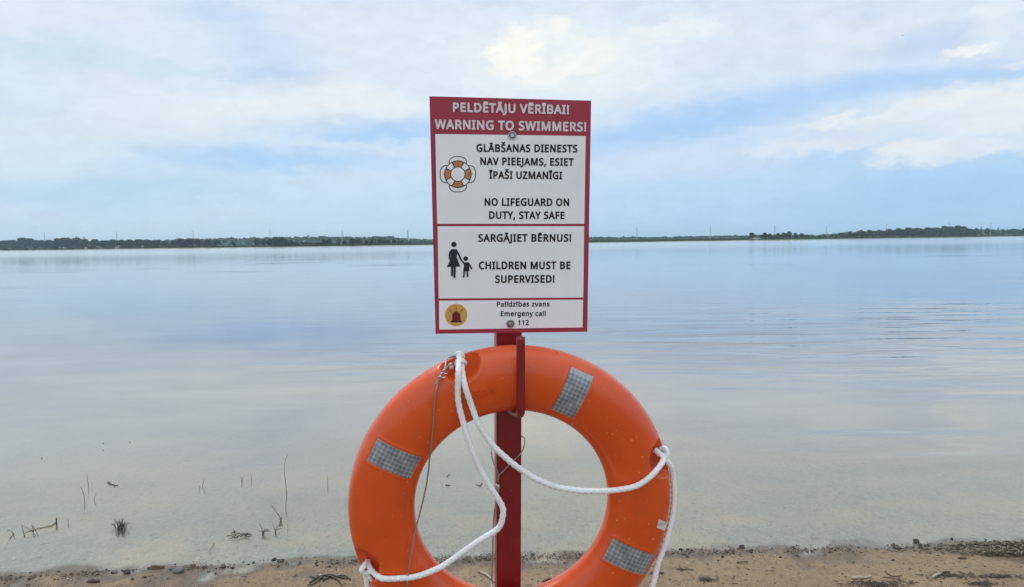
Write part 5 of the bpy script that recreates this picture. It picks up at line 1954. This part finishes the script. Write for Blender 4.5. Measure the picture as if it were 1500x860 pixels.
# crumbs of clay, bark and shell all over the sand
ico = bmesh.new()
bmesh.ops.create_icosphere(ico, subdivisions=1, radius=1.0)
iv1 = [v.co.copy() for v in ico.verts]
ifc1 = [tuple(v.index for v in f.verts) for f in ico.faces]
ico.free()
cv, cf, cm_ = [], [], []
for _ in range(3800):
    px, py = anywhere()
    if noise.noise(Vector((px * .012, py * .05, 5))) + .5 * noise.noise(Vector((px * .05, py * .2, 9))) + .35 < rg.random() * .9:
        continue
    p = on_ground(px, py)
    s = .0014 + .0042 * rg.random() ** 3
    b0 = len(cv)
    for v in iv1:
        k = 1 + .35 * noise.noise(v * 2 + p * 31)
        cv.append((p.x + v.x * s * k * 1.3, p.y + v.y * s * k, p.z + (v.z * .6 + .2) * s * k))
    nf = len(cf)
    cf += [tuple(b0 + i for i in f) for f in ifc1]
    cm_ += [rg.choice((0, 0, 1, 2, 2, 3))] * (len(cf) - nf)
tag(mesh_obj('sand_crumbs', cv, cf, None, mats=[m_mossy, m_grey, m_wood, m_brown], fm=cm_), 'crumbs of clay, bark and shell on the sand', 'crumbs', kind='stuff')

# sticks and a black root tangle on the sand


def stick(pix, radius, material, label, name='stick', cat='stick', forks=()):
    v, f = [], []
    b = on_ground(*pix[0])
    for path in [pix] + list(forks):
        pts = []
        for i, p in enumerate(path):
            q = on_ground(*p) + Vector((0, 0, radius * .8 + .004 * (i % 2)))
            pts.append(tuple(q - b))
        cm = catmull(pts, .01)
        tube_geo(cm, [radius * (1 - .45 * i / len(cm)) for i in range(len(cm))], 8, v, f)
    o = mesh_obj(name, v, f, material, smooth=True)
    o.location = b
    tag(o, label, cat)


def c6(x, y):
    return (980 + x / 2.885, 740 + y / 2.885)


stick([c6(772, 314), c6(800, 313), c6(830, 311), c6(855, 308)], .0075, m_wood, 'short pale stick lying flat on the right sand')
stick([c6(1112, 312), c6(1130, 302), c6(1150, 294)], .007, m_wood, 'pale slanting stick with a dark end on the right sand', forks=())
stick([c6(1150, 294), c6(1170, 289), c6(1186, 287)], .006, m_weed, 'dark end piece beside the pale slanting stick')
stick([c6(915, 280), c6(928, 298), c6(950, 304), c6(985, 303)], .003, m_brown, 'thin reddish bent twig above the short pale stick')
stick([c6(905, 306), c6(940, 313), c6(985, 320)], .003, m_stalk, 'thin straight dark twig before the reddish bent one')
stick([c6(285, 246), c6(310, 245), c6(332, 241)], .004, m_mossy, 'small brown stick below the waterline right of the ring')
stick([(704, 839.5), (712, 844), (722, 851), (727, 855)], .006, m_wood, 'pale stick on the sand touching the post, seen through the ring')
stick([(952, 841), (962, 840.5), (972, 841)], .006, m_stalk, 'short black stick right beside the hanging rope')
stick([(796, 853), (804, 851), (814, 852)], .006, m_mossy, 'dark clump of twig on the sand inside the ring, right of the post', forks=([(800, 852), (808, 850)],))
root = [C5((1310, 620), (1335, 603), (1360, 590), (1395, 588), (1425, 592), (1450, 602), (1475, 601))]
fork = [C5((1335, 604), (1322, 598), (1308, 592)), C5((1360, 592), (1345, 612), (1322, 626), (1300, 632)), C5((1395, 590), (1420, 604), (1440, 622), (1446, 634)),
        C5((1425, 592), (1455, 592), (1482, 606)), C5((1380, 588), (1400, 596), (1418, 606)), C5((1350, 598), (1372, 604), (1398, 602)), C5((1400, 588), (1388, 598), (1362, 612))]
stick(root[0], .0045, m_weed, 'black tangle of roots on the sand left of the ring', 'root_tangle', 'roots', forks=fork)

# a bird far off
bb = at_y(1322, 52, 260)
v = []
bird_v, bird_f = tube_geo([(-.28, 0, 0), (-.15, 0, .01), (0, 0, .02), (.16, 0, .02), (.25, 0, .03)], [.01, .06, .09, .06, .02], 8)
bo = empty('bird', bb)
m_bird = simple('bird_plumage', (0.08, 0.08, 0.085), 0.8)
mesh_obj('body', bird_v, bird_f, m_bird, bo, smooth=True)
for s in (-1, 1):
    wv2 = [(-.1, s * .05, .03), (.12, s * .05, .03), (.10, s * .35, .14), (-.06, s * .32, .14), (.0, s * .7, .06),
           (-.1, s * .05, .018), (.12, s * .05, .018), (.10, s * .35, .128), (-.06, s * .32, .128), (.0, s * .7, .055)]
    mesh_obj('wing', wv2, [(0, 1, 2, 3), (3, 2, 4), (5, 8, 7, 6), (8, 9, 7), (0, 5, 6, 1), (1, 6, 7, 2), (2, 7, 9, 4), (4, 9, 8, 3), (3, 8, 5, 0)], m_bird, bo)
tag(bo, 'tiny dark bird flying high over the right water', 'bird')

# ------------------------------------------------------------------ the air over the lake
HZ = True
if HZ:
    m_haze = bpy.data.materials.new('haze_air')
    m_haze.use_nodes = True
    nt = m_haze.node_tree
    nt.nodes.clear()
    pv = nt.nodes.new('ShaderNodeVolumePrincipled')
    pv.inputs['Color'].default_value = (0.66, 0.88, 1.0, 1)
    pv.inputs['Density'].default_value = 0.00014
    oo = nt.nodes.new('ShaderNodeOutputMaterial')
    nt.links.new(pv.outputs[0], oo.inputs['Volume'])
    bm = bmesh.new()
    box_bm(bm, (0, 5000, 20), (24000, 12000, 52))
    o = bm_obj('haze', bm, m_haze)
    tag(o, 'thin bluish air over the lake', None, kind='stuff')
bpy.context.view_layer.update()
